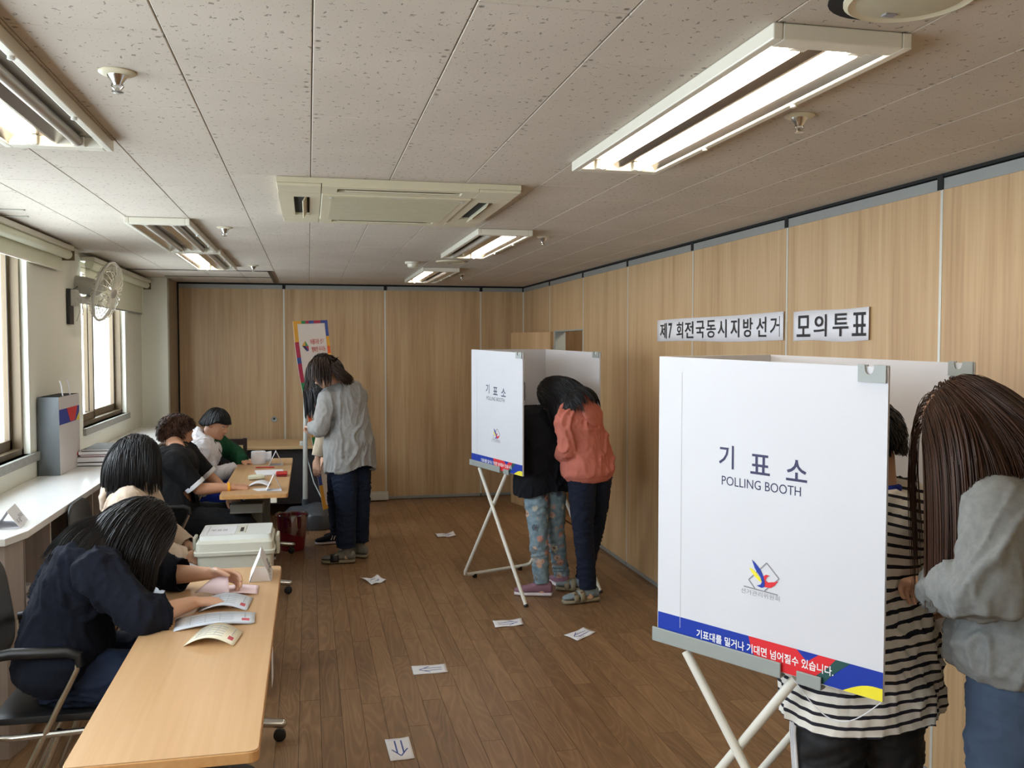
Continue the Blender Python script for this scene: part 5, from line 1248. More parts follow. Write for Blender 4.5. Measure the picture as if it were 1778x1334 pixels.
    def ufield(s, sleeves=True):
        """length coordinate along the garment: down the trunk, along each sleeve"""
        tt = np.linspace(-.35, 1.05, 40); C = np.array([s.spine(t) for t in tt]); U = (1 - tt) * s.L
        def f(co):
            d = ((co[:, None] - C[None]) ** 2).sum(2); k = d.argmin(1); best = np.sqrt(d.min(1)) / (.15 * s.fat)
            ax = np.gradient(C, axis=0); ax /= np.linalg.norm(ax, axis=1)[:, None]; u = U[k] - ((co - C[k]) * ax[k]).sum(1)
            for sd in 'LR':
                S, E, W = s.J['sh' + sd], s.J['el' + sd], s.J['wr' + sd]; A = np.array([S + (E - S) * q for q in np.linspace(.0, 1, 14)] + [E + (W - E) * q for q in np.linspace(.08, 1.2, 14)])
                ax2 = np.gradient(A, axis=0); ax2 /= np.linalg.norm(ax2, axis=1)[:, None]; l = np.concatenate([[0], np.cumsum(np.linalg.norm(np.diff(A, axis=0), axis=1))])
                d2 = ((co[:, None] - A[None]) ** 2).sum(2); k2 = d2.argmin(1); r2 = np.sqrt(d2.min(1)) / .058
                m_ = (r2 < best) & (k2 > 1); u[m_] = (l[k2] + ((co - A[k2]) * ax2[k2]).sum(1))[m_] + .1; best = np.where(m_, r2, best)
            return u
        return f
    def hemcut(s, hem, curve=0.):
        C = s.spine(hem); tg = _n(s.spine(hem + .04) - s.spine(hem - .04)); X = _n(s.hx - tg * (s.hx @ tg)); Y = np.cross(tg, X)
        arms = []
        for sd in 'LR': arms += [s.J['el' + sd], s.J['wr' + sd]]
        def f(co):
            v = co - C; h = v @ tg; x = v @ X; y = v @ Y; ph = np.arctan2(y, x)
            sdv = -h + curve * (np.cos(2 * ph) * .5 + .5) * -1
            mk_ = (h < .12) & (x ** 2 + y ** 2 < .34 ** 2)
            for sd in 'LR':
                E, W = s.J['el' + sd], s.J['wr' + sd]; d = W - E; t = np.clip(((co - E) @ d) / (d @ d), 0, 1); mk_ &= np.linalg.norm(co - E - t[:, None] * d, axis=1) > .075
            return sdv, -tg, mk_
        return f
    def sleevecut(s, sd, t):
        S, E, W = s.J['sh' + sd], s.J['el' + sd], s.J['wr' + sd]
        c, d = (E + (W - E) * (t - 1), _n(W - E)) if t > 1 else (S + (E - S) * t, _n(E - S))
        rr = np.interp(t, [0, .35, .9, 1.1, 1.35, 2], [.054, .047, .04, .04, .038, .026]) * (.5 + .5 * s.fat) * 1.12 + .034
        def f(co):
            v = co - c; h = v @ d; return h, d, (h < .12) & (h > -.02) & (np.linalg.norm(v - h[:, None] * d, axis=1) < rr)
        return f
    def top(s, name, m_, hem=-.12, infl=.014, sleeve=1.93, flare=.0, wr=.005, wf=9, voxel=.008, seed=1, neck=1.0, armk=1.0, attr=False, pad=.0, smooth=3, sides='LR', bust=0., post=None, curve=0., cut=True):
        mb = MB(); s.torso(mb, hem - (.09 if cut else 0), neck, infl, 1., flare, skirt=cut and hem < -.15); cuts = [s.hemcut(hem, curve)] if cut else []
        for sd in sides:
            t = sleeve if not isinstance(sleeve, dict) else sleeve[sd]
            s.arm(mb, sd, infl * .9, 0, t + .13, armk, pad); cuts.append(s.sleevecut(sd, t))
        return remesh(name, mb, m_, s.t, voxel, smooth, wr, wf, seed, attr=s.ufield() if attr else None, post=post, cuts=cuts, thick=.004)
    def pants(s, name, m_, top=.16, infl=.008, frac=1.93, radii=(.09, .082, .064, .06, .052), wr=.006, wf=15, voxel=.008, seed=2):
        mb = MB(); s.torso(mb, -.14, top, infl); cuts = []
        for sd in 'LR':
            s.leg(mb, sd, infl, frac + .1, radii); K, A = s.J['knee' + sd], s.J['ank' + sd]; c = K + (A - K) * (frac - 1); d = _n(A - K)
            cuts.append(lambda co, c=c, d=d: ((co - c) @ d, d, np.linalg.norm(co - c - d * .03, axis=1) < .13))
        return remesh(name, mb, m_, s.t, voxel, 2, wr, wf, seed, aniso=(.55, .55, 1.5), cuts=cuts, thick=.003)
    def band(s, name, m_, t, infl, w=.05, parent=None):
        rg = []
        for k in (-1, -.6, .6, 1):
            tt = t + k * w / 2 / s.L; a = np.interp(tt, [q[0] for q in TOR], [q[1] for q in TOR]); b = np.interp(tt, [q[0] for q in TOR], [q[2] for q in TOR])
            tg = _n(s.spine(tt + .03) - s.spine(tt - .03)); X = _n(s.hx - tg * (s.hx @ tg)); Y = np.cross(tg, X); e = infl - (.004 if abs(k) == 1 else 0)
            rg.append((s.spine(tt), X, Y, a * s.fat + e, b * s.fat + e, .85))
        return build(name, MB().loft(rg, 40), m_, parent or s.t, auto=True)
    def cuff(s, m_, side, t=1.9, r=.035, w=.045, name='cuff'):
        E, W = s.J['el' + side], s.J['wr' + side]; S = s.J['sh' + side]
        if t > 1: c = E + (W - E) * (t - 1); d = _n(W - E)
        else: c = S + (E - S) * t; d = _n(E - S)
        return build(name, MB().tube([c - d * w / 2, c - d * w * .4, c, c + d * w * .4, c + d * w / 2], [r * .93, r, r * 1.01, r, r * .93], 20), m_, s.t, auto=True)
    def hood(s, m_, back=.05, size=1., drop=.0):
        """ring of folded cloth round the neck with the hood bag hanging on the upper back"""
        N = s.spine(1.0); tg = _n(s.spine(1.0) - s.spine(.85)); X = _n(s.sx - tg * (s.sx @ tg)); F_ = np.cross(tg, X)   # F_: front or back?
        s.hoodc = N - F_ * .06 * size - tg * .03; s.hoodr = .112 * size
        mb = MB(); pts = []; rs = []
        for k in range(17):
            a = math.pi * (k / 16) * 1.5 - math.pi * .25; r = .085 * size
            p = N + X * math.cos(a) * r * 1.05 - F_ * math.sin(a) * r * 1.0 + tg * (.012 + .022 * math.sin(a)); pts.append(p); rs.append((.02 + .016 * max(0, math.sin(a))) * size)
        mb.tube(pts, rs, 12, round_ends=True)
        b = N - F_ * (.085 + back) * size - tg * (.05 + drop); mb.sphere(b, (.10 * size, .028 * size, .085 * size), 18, 12, (X, F_, tg))
        mb.sphere(N - F_ * .085 * size - tg * .01, (.095 * size, .036 * size, .036 * size), 18, 12, (X, F_, tg))
        return remesh('hood', mb, m_, s.t, .008, 5, .004, 12, 5)
    def hair(s, style, m_, seed=0, n=1500, L=.4, steps=16, part=0., grow=1., face=.35, pull=(0, 0, 0), vol=.012, curl=0., bodycol=True, lmin=None, width=.0028, back=0., side=0., zlim=None, cap=True, name='hair', clump=.55, gf=1., trim=None, thin=None, sweep=0., tuck=False):
        h = s.hd; k = h.s; rs = np.random.RandomState(seed); R = np.array([h.x, h.y, h.z])       # rows = head axes
        rad0 = np.array([.0765, .0975, .099]) * k; cen = h.P(0, -.004, .014)
        def scalp(nv):
            x, y, z = nv.T
            ok = z > np.where(y > 0, .10 + face * np.clip(y * 1.35, 0, 1) ** 1.5, -.30 - .25 * np.clip(-y, 0, 1))
            return ok
        nv = rs.randn(n * 3, 3); nv /= np.linalg.norm(nv, axis=1)[:, None]; nv = nv[scalp(nv)][:n]; n = len(nv)
        if curl:
            pass
        
        if thin is not None: keep = (rs.rand(n) < .05) | ~((nv[:, 0] > .05) & (nv[:, 1] > -.1)); nv = nv[keep]; n = len(nv)
        off = rs.rand(n) ** .8 * vol
        loc = nv * (rad0 + off[:, None] * .3); d = nv * (.35 if style != 'bowl' else .05)
        tang = np.zeros_like(nv)
        # combing direction in head axes: away from the parting and down/back
        dirp = np.stack([np.sign(nv[:, 0] - part + 1e-3) * (.9 if style != 'bowl' else .4) * np.clip(nv[:, 2], 0, 1) + side, np.full(n, -back) + (.35 if style == 'bowl' else 0.) * np.clip(nv[:, 2], 0, 1) * np.sign(nv[:, 1] + .1), -np.full(n, .35)], 1)
        if style == 'bowl': dirp = np.stack([nv[:, 0] * .8, nv[:, 1] * .8, np.full(n, -.9)], 1)
        if style == 'pony': tie = np.array([0, -.115, -.005]) * k; dirp = tie - loc; dirp = dirp / np.linalg.norm(dirp, axis=1)[:, None] * 1.6
        g_l = R @ np.array([0, 0, -1.]); pull_l = R @ np.asarray(pull, float)
        Ls = L * (.82 + .18 * rs.rand(n)) if lmin is None else lmin + (L - lmin) * rs.rand(n)
        if style in ('short', 'bowl', 'curly'): Ls = Ls * 1.
        if tuck: Ls = Ls * np.where(nv[:, 1] < .05, .66, 1.)
        step = Ls / steps; P_ = [loc.copy()]; d = d + dirp * .3; p = loc.copy()
        spheres = []; N_ = s.spine(1.0); tg_ = _n(s.spine(1.0) - s.spine(.85)); F2 = np.cross(tg_, _n(s.sx - tg_ * (s.sx @ tg_))); bdir = R @ _n(N_ - F2 * (.13 if not tuck else .02) + tg_ * .04 - h.c)
        if getattr(s, 'hoodc', None) is not None and sweep and not tuck: spheres.append((R @ (s.hoodc - cen), s.hoodr))
        if bodycol and not tuck:
            for t in (.55, .7, .8, .88, .95, 1.0): 
                spheres.append((R @ (s.spine(t) - cen), np.interp(t, [.55, .8, 1.0], [.135, .13, .068]) * s.fat + .014))
            for sd in ('LR' if bodycol is True else ''):
                for q in (0, .35, .7): spheres.append((R @ (s.spine(.9) + (s.J['sh' + sd] - s.spine(.9)) * (1 - q * .5) - cen), .066))
                spheres.append((R @ (s.J['sh' + sd] + (s.J['el' + sd] - s.J['sh' + sd]) * .3 - cen), .06))
        for i in range(steps):
            t = i / steps
            onhead = (np.sqrt(((p / (rad0 * 1.12)) ** 2).sum(1)) < 1.25)[:, None]
            f = g_l * (.32 + .5 * t) * gf + pull_l * (1 - t) ** 1
            if sweep: sw = (np.clip(.15 - nv[:, 1:2], 0, .5) * 2 * sweep) * np.clip(1.35 - t * 1.2, 0, 1); f = f * (1 - sw * .85) + bdir * sw
            d = d * .8 + f * .5 + dirp * .26 * onhead * (1 - t) ** 2
            if curl: d = d + rs.randn(n, 3) * curl
            d /= np.linalg.norm(d, axis=1)[:, None] + 1e-9
            stp = step.copy()
            if style == 'pony': stp[np.linalg.norm(p - tie, axis=1) < .032] = 0
            if trim: stp[p[:, 2] < np.interp(p[:, 1], [-.05, .0, .05], trim)] = 0
            p = p + d * stp[:, None]
            rr = rad0 + .003 + off[:, None] * (1. + .6 * t); q = p / rr; l = np.linalg.norm(q, axis=1); ins = l < 1
            if ins.any():
                nn_ = q / rr; nn_ /= np.linalg.norm(nn_, axis=1)[:, None] + 1e-9; p[ins] = (p / l[:, None])[ins]; dn = (d * nn_).sum(1); m2 = ins & (dn < 0); d[m2] -= (nn_ * dn[:, None])[m2]
            for c, r in spheres:
                v = p - c; l = np.linalg.norm(v, axis=1); r2 = r + off; ins = l < r2
                if ins.any(): nn_ = v / (l[:, None] + 1e-9); p[ins] = (c + nn_ * r2[:, None])[ins]; dn = (d * nn_).sum(1); m2 = ins & (dn < 0); d[m2] -= (nn_ * dn[:, None])[m2]
            P_.append(p.copy())
        T = np.stack(P_, 1)                                                           # n, steps+1, 3 in head axes
        if clump:
            K = max(24, n // 22); gi = rs.choice(n, K, replace=False); near = ((nv[:, None] - nv[gi][None]) ** 2).sum(2).argmin(1)
            w = (np.linspace(0, 1, steps + 1) ** 1.2 * clump)[None, :, None]; T = T * (1 - w) + T[gi[near]] * w
        W = cen + T @ R
        if zlim is not None: W[..., 2] = np.maximum(W[..., 2], zlim)
        mb = MB(); S1 = steps + 1; vs = []; fs = []
        wd = width * (np.sin(np.linspace(.55, math.pi * .97, S1)) ** .6)
        tg = np.gradient(W, axis=1); out = W - (cen + 0 * W); sdv = np.cross(tg, out); sdv /= np.linalg.norm(sdv, axis=2)[..., None] + 1e-9; up = np.cross(sdv, tg); up /= np.linalg.norm(up, axis=2)[..., None] + 1e-9
        a = W + sdv * wd[None, :, None]; b = W - sdv * wd[None, :, None]; c = W - up * wd[None, :, None] * .8
        V = np.stack([a, b, c], 2).reshape(-1, 3)
        base = (np.arange(n) * S1 * 3)[:, None] + (np.arange(steps) * 3)[None]; base = base.ravel()
        quads = np.concatenate([np.stack([base + i, base + j, base + 3 + j, base + 3 + i], 1) for i, j in ((0, 1), (1, 2), (2, 0))])
        me = bpy.data.meshes.new(name); capv = []; capf = []
        if cap:
            nu, nvv = 28, 16; off0 = len(V)
            idx = {}
            for i in range(nvv + 1):
                th = math.pi * i / nvv
                for j in range(nu):
                    ph = 2 * math.pi * j / nu; v = np.array([math.sin(th) * math.cos(ph), math.sin(th) * math.sin(ph), math.cos(th)]); idx[i, j] = off0 + len(capv); capv.append((cen + (v * (rad0 + .001)) @ R, v))
            okv = scalp(np.array([c_[1] for c_ in capv]))
            for i in range(nvv):
                for j in range(nu):
                    q = (idx[i, j], idx[i + 1, j], idx[i + 1, (j + 1) % nu], idx[i, (j + 1) % nu])
                    if all(okv[x_ - off0] for x_ in q): capf.append(q)
            V = np.concatenate([V, np.array([c_[0] for c_ in capv])])
        loc0 = cen.copy(); V = V - loc0
        allq = np.concatenate([quads, np.array(capf)]) if capf else quads
        me.vertices.add(len(V)); me.vertices.foreach_set('co', V.astype(np.float32).ravel())
        me.loops.add(allq.size); me.loops.foreach_set('vertex_index', allq.astype(np.int32).ravel())
        me.polygons.add(len(allq)); me.polygons.foreach_set('loop_start', (np.arange(len(allq)) * 4).astype(np.int32)); me.polygons.foreach_set('loop_total', np.full(len(allq), 4, np.int32))
        me.materials.append(M[m_]); me.update(calc_edges=True); me.validate(); me.polygons.foreach_set('use_smooth', [True] * len(me.polygons))
        return link(name, me, s.t, tuple(loc0 - WLOC[s.t.name]))
    def shoe(s, side, toe, kind, m_, sock=None, sole='sole_w', sc=1., heel_lift=0.):
        A = s.J['ank' + side]; d = _n(np.array([toe[0], toe[1], 0.])); x = np.cross(d, Zv); o = np.array([A[0], A[1], heel_lift])
        P = lambda f, l, z: o + (d * f + x * l) * sc + Zv * (z * sc)
        prof = [(-.070, .022, .052), (-.062, .031, .075), (-.03, .036, .085), (.02, .038, .080), (.06, .042, .062), (.10, .046, .046), (.14, .044, .036), (.17, .034, .028), (.185, .018, .02)]
        q = MB()
        if kind == 'sneaker':
            q.loft([(P(f, 0, .02 + h / 2), x, Zv, w * sc, h / 2 * sc, .75) for f, w, h in prof], 18); q.tube([P(-.02, 0, .05), P(-.018, 0, .095)], [.038 * sc, .036 * sc], 16)
            u = remesh('shoe', q, m_, s.t, .005, 3)
            q = MB().loft([(P(f, 0, .013), x, Zv, (w + .004) * sc, .012 * sc, .7) for f, w, h in prof], 20); build('sole', q, sole, u, smooth=True)
            for i in range(4): f = .03 + i * .02; build('lace', MB().tube([P(f, -.022, .085 - i * .011), P(f + .004, 0, .094 - i * .012), P(f, .022, .085 - i * .011)], .0028, 6), sole if m_ != 'mauve' else m_, u)
            return u
        # sandal over a sock
        pf = [(f, w * .86, h * .9) for f, w, h in prof]
        q.loft([(P(f, 0, .026 + h / 2), x, Zv, w * sc, h / 2 * sc, .85) for f, w, h in pf], 18); q.tube([P(-.02, 0, .05), A + Zv * .03], [.036 * sc, .040], 16)
        remesh('sock', q, sock, s.t, .006, 3)
        q = MB().loft([(P(f, 0, .014), x, Zv, (w + .003) * sc, .013 * sc, .7) for f, w, h in prof], 20); u = build('sandal_sole', q, m_, s.t, smooth=True)
        for f0 in ((.06, .105) if kind == 'sandal' else (.085,)):
            wq = .035 if kind == 'sandal' else .065; g = []
            for i in range(11):
                a = math.pi * i / 10; hh = np.interp(f0, [p_[0] for p_ in pf], [p_[2] for p_ in pf]) + .012; g.append([P(f0 + (j - .5) * wq, -math.cos(a) * .047, .014 + math.sin(a) ** .7 * (hh + (.5 - j) * .012)) for j in (0, .5, 1)])
            st = build('strap', MB().sheet(g, .004), m_ if kind == 'sandal' else 'black', u, smooth=True)
            if kind == 'sandal': build('buckle', MB().obox(P(f0, .03 if x @ CR > 0 else -.03, .065 if f0 < .08 else .055), (d, x, Zv), (.013, .004, .012)), 'chrome', st)
        return u
PX = at
def want(i): return True
def J(**k): return {a: (at(*v) if len(v) == 3 else v) for a, v in k.items()}
def W(*v): return np.array(v, float)
def put(x, y, z): return [x, y, z, 'w']
def mk(d):
    o = {}
    for a, v in d.items(): o[a] = np.array(v[:3], float) if len(v) == 4 else at(*v)
    return o
# --- the woman in navy leaning over the near table (faces +x)
if want(1):
    p = Person('woman in fuzzy navy sweater with long dark hair leaning over the near table, sorting ballots', mk(dict(
        pelvis=put(-.85, 3.45, .56), chest=put(-.80, 3.43, .80), neck=put(-.665, 3.43, .965), head=put(-.585, 3.44, 1.012), hipL=put(-.83, 3.55, .53), hipR=put(-.83, 3.36, .53),
        shL=put(-.66, 3.60, .93), shR=put(-.69, 3.24, .92), elR=put(-.535, 3.17, .775), wrR=put(-.405, 3.37, .765), elL=put(-.535, 3.70, .79), wrL=put(-.375, 3.64, .80),
        kneeL=put(-.42, 3.58, .51), kneeR=put(-.42, 3.34, .51), ankL=put(-.40, 3.60, .09), ankR=put(-.43, 3.34, .09))), fat=1.12, look=(.62, .12, -.77), headscale=1.0)
    p.body(hp={'R': dict(d=W(.85, .5, -.12), curl=.3, spread=.03), 'L': dict(d=W(.9, -.2, -.1), pn=W(.2, -.75, -.6), curl=.75, thumb=.9)}, voxel=.0048)
    p.top('sweater', 'navy', hem=-.12, infl=.024, sleeve={'R': 1.3, 'L': 1.35}, wr=.009, wf=11, armk=1.05, seed=3, bust=0)
    p.pants('jeans', 'jeans', seed=4)
    for s_ in 'LR': p.shoe(s_, (1, 0), 'sneaker', 'black')
    p.hair('long', 'hair_k', 1, 4600, .33, 18, bodycol='torso', lmin=.22, vol=.013, back=.25, pull=(-.25, -.1, .0), face=.30, clump=.35, width=.0021)
# --- girl in beige hoodie with bobbed hair
if want(2):
    p = Person('girl in beige hoodie with black bobbed hair, seated behind the woman in navy', mk(dict(
        pelvis=put(-.87, 4.84, .56), chest=put(-.87, 4.86, .78), neck=put(-.865, 4.87, .965), head=put(-.845, 4.885, 1.105), hipL=put(-.85, 4.94, .53), hipR=put(-.84, 4.75, .53),
        shL=put(-.85, 5.04, .91), shR=put(-.86, 4.70, .91), elR=put(-.76, 4.63, .70), wrR=put(-.60, 4.74, .625), elL=put(-.74, 5.06, .70), wrL=put(-.60, 4.93, .63),
        kneeL=put(-.52, 4.59, .53), kneeR=put(-.63, 4.46, .53), ankL=put(-.52, 4.52, .09), ankR=put(-.62, 4.36, .09))), look=(.9, .42, -.22))
    p.body(hp={'R': dict(curl=.9, pn=W(-.2, .6, -.6)), 'L': dict(curl=.9, pn=W(-.2, -.6, -.6))})
    p.top('hoodie', 'beige', hem=-.1, infl=.022, sleeve=1.88, wr=.006, armk=1.05, seed=12); p.hood('beige', .02, 1.12); p.pants('trousers', 'lightgrey', seed=5)
    for s_ in 'LR': p.shoe(s_, (1, 0), 'sneaker', 'black')
    p.hair('bob', 'hair_k', 2, 3600, .235, 14, bodycol='torso', vol=.012, back=.3, face=.30, clump=.35, lmin=.205, width=.0022)
# --- boy in black t-shirt writing
if want(3):
    p = Person('curly-haired young man in black t-shirt with white sleeve trim writing at the far table', mk(dict(
        pelvis=put(-.86, 6.27, .56), chest=put(-.87, 6.30, .80), neck=put(-.85, 6.33, 1.0), head=(308, 752, 6.2), hipL=put(-.84, 6.37, .53), hipR=put(-.83, 6.17, .53),
        shL=put(-.82, 6.54, .94), shR=put(-.84, 6.12, .93), elR=(345, 850, 5.87), wrR=(405, 846, 5.96), elL=put(-.66, 6.55, .76), wrL=put(-.52, 6.36, .66),
        kneeL=put(-.42, 6.42, .51), kneeR=put(-.40, 6.19, .51), ankL=put(-.46, 6.44, .09), ankR=put(-.43, 6.19, .09))), fat=1.2, look=(.80, .52, -.22), skin='skin2', headscale=1.04)
    p.body(hp={'R': dict(d=W(.9, .35, -.1), pn=W(-.1, .3, -1), curl=.85, thumb=.8), 'L': dict(curl=.6)}, voxel=.0052)
    p.top('t_shirt', 'black_c', hem=-.12, infl=.02, sleeve=.80, wr=.006, armk=1.05, seed=7)
    for s_ in 'LR': p.cuff('whitetrim', s_, .84, .068, .03, 'sleeve_trim')
    p.cuff('gold', 'R', 1.86, .032, .016, 'wristband'); p.pants('trousers', 'black_c', seed=6)
    N = p.spine(1.0); build('neck_chain', MB().tube([N + (np.array([math.cos(a), math.sin(a), 0]) * .064) + Zv * (.012 + .01 * math.sin(a)) for a in np.linspace(0, 6.28, 25)], .0022, 6), 'chrome', p.t)
    for s_ in 'LR': p.shoe(s_, (1, 0), 'sneaker', 'black')
    p.hair('curly', 'hair_c', 3, 4200, .05, 8, vol=.016, face=.42, curl=.16, gf=.4, clump=.5, width=.0024, back=.2)
# --- boy in white hoodie
if want(4):
    p = Person('young man in white sweatshirt with one green sleeve and bowl-cut hair at the far table', mk(dict(
        pelvis=put(-.87, 7.40, .56), chest=put(-.84, 7.40, .77), neck=put(-.775, 7.41, .945), head=(376, 735, 7.13), hipL=put(-.85, 7.50, .53), hipR=put(-.84, 7.31, .53),
        shL=put(-.72, 7.60, .885), shR=put(-.80, 7.22, .885), elR=(366, 828, 6.98), wrR=(413, 812, 7.12), elL=(404, 785, 7.42), wrL=(420, 801, 7.28),
        kneeL=put(-.42, 7.52, .51), kneeR=put(-.42, 7.32, .51), ankL=put(-.45, 7.52, .09), ankR=put(-.45, 7.32, .09))), fat=1.1, look=(.80, -.42, -.38), skin='skin2', headscale=1.0)
    p.body(hp={'R': dict(d=W(1, .05, -.1), curl=.5), 'L': dict(d=W(.9, -.4, -.1), curl=.6)}, voxel=.0052)
    p.top('sweatshirt', 'whitec', hem=-.12, infl=.024, sleeve=1.9, wr=.008, armk=1.05, seed=8, sides='R')
    q = MB(); p.arm(q, 'L', .02, 0, 1.9, 1.25); remesh('green_sleeve', q, 'greenc', p.t, .008, 4, .006, 9, 3)['label'] = 'bottle green sleeve'
    p.hood('whitec', .02, 1.0); p.pants('trousers', 'bluec', seed=6)
    c0 = p.spine(.93); build('hood_cord', MB().tube([c0 + W(.07, -.07, .02), c0 + W(.13, -.06, -.10), c0 + W(.135, -.06, -.18)], .003, 6), 'black', p.t, auto=True)
    for s_ in 'LR': p.shoe(s_, (1, 0), 'sneaker', 'black')
    p.hd.face(p.bo, 'hair_k')
    p.hair('bowl', 'hair_k', 4, 3400, .125, 10, vol=.009, face=.42, clump=.15, width=.0024, gf=.7, trim=(-.045, -.02, .028))
# --- standing woman in grey shirt
if want(5):
    f = _n(W(-.62, .78, 0)); r = W(f[1], -f[0], 0)
    p = Person('woman in light grey shirt and blue jeans with brown ponytail, standing by the banner', mk(dict(
        pelvis=(607, 782, 7.14), chest=(604, 722, 7.16), neck=(584, 668, 7.13), head=(560, 645, 7.04), hipL=(594, 792, 7.06), hipR=(620, 790, 7.20),
        shL=(570, 692, 7.0), shR=(622, 688, 7.26), elL=(556, 745, 6.93), wrL=(541, 742, 7.2), elR=(600, 748, 7.42), wrR=(556, 742, 7.46),
        kneeL=(601, 872, 7.03), kneeR=(625, 872, 7.20), ankL=(601, 958, 7.05), ankR=(624, 947, 7.23))), fat=1.12, look=(-.55, .5, -.67))
    p.body(hp={'L': dict(curl=.9), 'R': dict(curl=.9)})
    p.top('shirt', 'shirt_g', hem=-.22, infl=.022, sleeve=1.75, flare=.01, wr=.011, wf=8, curve=.07, armk=1.05, seed=21, bust=0)
    N = p.spine(.99); build('collar', MB().tube([N + (np.array([math.cos(a), math.sin(a), 0]) * .075) + Zv * .008 for a in np.linspace(0, 6.28, 25)], .014, 8), 'shirt_g', p.t, auto=True)
    p.pants('jeans', 'jeans', radii=(.092, .084, .068, .064, .062), frac=1.9, seed=9)
    p.shoe('L', (-1, .1), 'slide', 'sandal', 'sock'); p.shoe('R', (-.8, .5), 'slide', 'sandal', 'sock')
    p.hair('pony', 'hair_d', 5, 3600, .21, 14, vol=.007, back=.8, gf=.12, cap=True, face=.30, clump=.3)
    p.hair('long', 'hair_d', 15, 1400, .21, 12, bodycol='torso', lmin=.15, vol=.004, back=.5, gf=.8, face=.16, clump=.35, name='side_hair', cap=False, width=.0024)
    tie = p.hd.P(0, -.105, .0)
    tk = MB().tube([p.hd.P(0, -.09, .0), tie], [.034, .03], 12, round_ends=True)
    p.hair_tail = True
    h = p.hd; q = MB(); rs = np.random.RandomState(3)
    for k in range(520):
        a = rs.rand() * 6.28; r_ = .030 * math.sqrt(rs.rand()); o = h.x * math.cos(a) * r_ + h.z * math.sin(a) * r_
        p0 = h.P(0, -.09, .004) + o; end = at(606 + rs.randn() * 4, 662 + rs.randn() * 3.5, 6.93 + rs.rand() * .05)
        mid = (p0 * .5 + end * .5) + Zv * .016 - CF * .05 + o * 1.1; q.tube([p0, p0 * .6 + mid * .4 + o * .2, mid, mid * .4 + end * .6, end], [.0022, .003, .003, .0026, .001], 4)
    build('ponytail', q, 'hair_d', p.t, smooth=True)
    build('hair_clip', MB().tube([tie + h.z * .03 + h.x * -.02, tie + h.z * .035, tie + h.z * .02 + h.x * .03], [.007, .009, .006], 8, round_ends=True), mat('teal hair clip', (50, 140, 160), .3), p.t, smooth=True)
# --- person behind her
if want(6):
    p = Person('person in cream top and dark jeans mostly hidden behind the woman in the grey shirt', mk(dict(
        pelvis=(590, 785, 7.72), chest=(586, 745, 7.72), neck=(570, 705, 7.68), head=(551, 683, 7.6), hipL=(588, 795, 7.64), hipR=(596, 793, 7.82),
        shL=(566, 722, 7.56), shR=(584, 718, 7.86), elL=(560, 765, 7.52), wrL=(551, 797, 7.5), elR=(580, 770, 7.9), wrR=(566, 790, 7.85),
        kneeL=(583, 865, 7.66), kneeR=(596, 865, 7.85), ankL=(586, 930, 7.74), ankR=(600, 925, 7.9))), fat=.95, look=(-.75, -.05, -.6))
    p.body(hp={'L': dict(d=W(-.1, 0, -1), pn=W(.6, .6, 0), curl=.4), 'R': dict(curl=.6)})
    p.top('jumper', 'cream', hem=-.1, infl=.022, sleeve=1.86, wr=.006, armk=1.05, seed=31); p.pants('jeans', 'jeans2', seed=9)
    for s_, td in (('L', (-1, -.1)), ('R', (-1, .2))):
        u = p.shoe(s_, td, 'sneaker', 'black_c')
        A = p.J['ank' + s_]; d = _n(W(td[0], td[1], 0)); x = np.cross(d, Zv)
        for i in range(3):
            for sg in (-1, 1): build('side_stripe', MB().tube([W(A[0], A[1], 0) + d * (.015 + i * .022) + x * sg * .042 + Zv * .04, W(A[0], A[1], 0) + d * (.0 + i * .02) + x * sg * .032 + Zv * .082], .0045, 6), 'whitetrim', u)
    p.hair('long', 'hair_k', 6, 1400, .26, 12, vol=.014, back=.3, face=.3)
# --- girl in black shirt and floral trousers in the far booth
if want(7):
    p = Person('girl in black blouse and floral blue trousers bending into the far polling booth', mk(dict(
        pelvis=(944, 822, 6.17), chest=(942, 765, 6.13), neck=(934, 712, 6.24), head=(916, 742, 6.38), hipL=(930, 830, 6.14), hipR=(960, 830, 6.20),
        shL=(916, 728, 6.22), shR=(966, 724, 6.30), elL=(914, 775, 6.38), wrL=(925, 780, 6.5), elR=(968, 775, 6.40), wrR=(950, 780, 6.5),
        kneeL=(935, 930, 6.10), kneeR=(964, 925, 6.24), ankL=(941, 1017, 6.13), ankR=(976, 1003, 6.33))), fat=1.10, look=(-.05, .55, -.84), headscale=.96)
    p.body(hp={'L': dict(curl=.8), 'R': dict(curl=.8)})
    p.top('blouse', 'black_d', hem=-.2, infl=.016, sleeve=1.9, flare=.01, wr=.009, wf=7, curve=.05, armk=1.05, seed=41)
    p.pants('floral_trousers', 'floral', radii=(.080, .070, .052, .048, .042), seed=10, wr=.006)
    p.shoe('L', (-.95, .35), 'sneaker', 'mauve'); p.shoe('R', (-.1, 1), 'sneaker', 'mauve')
    p.hair('long', 'hair_k', 7, 1300, .25, 12, vol=.014, face=.3)
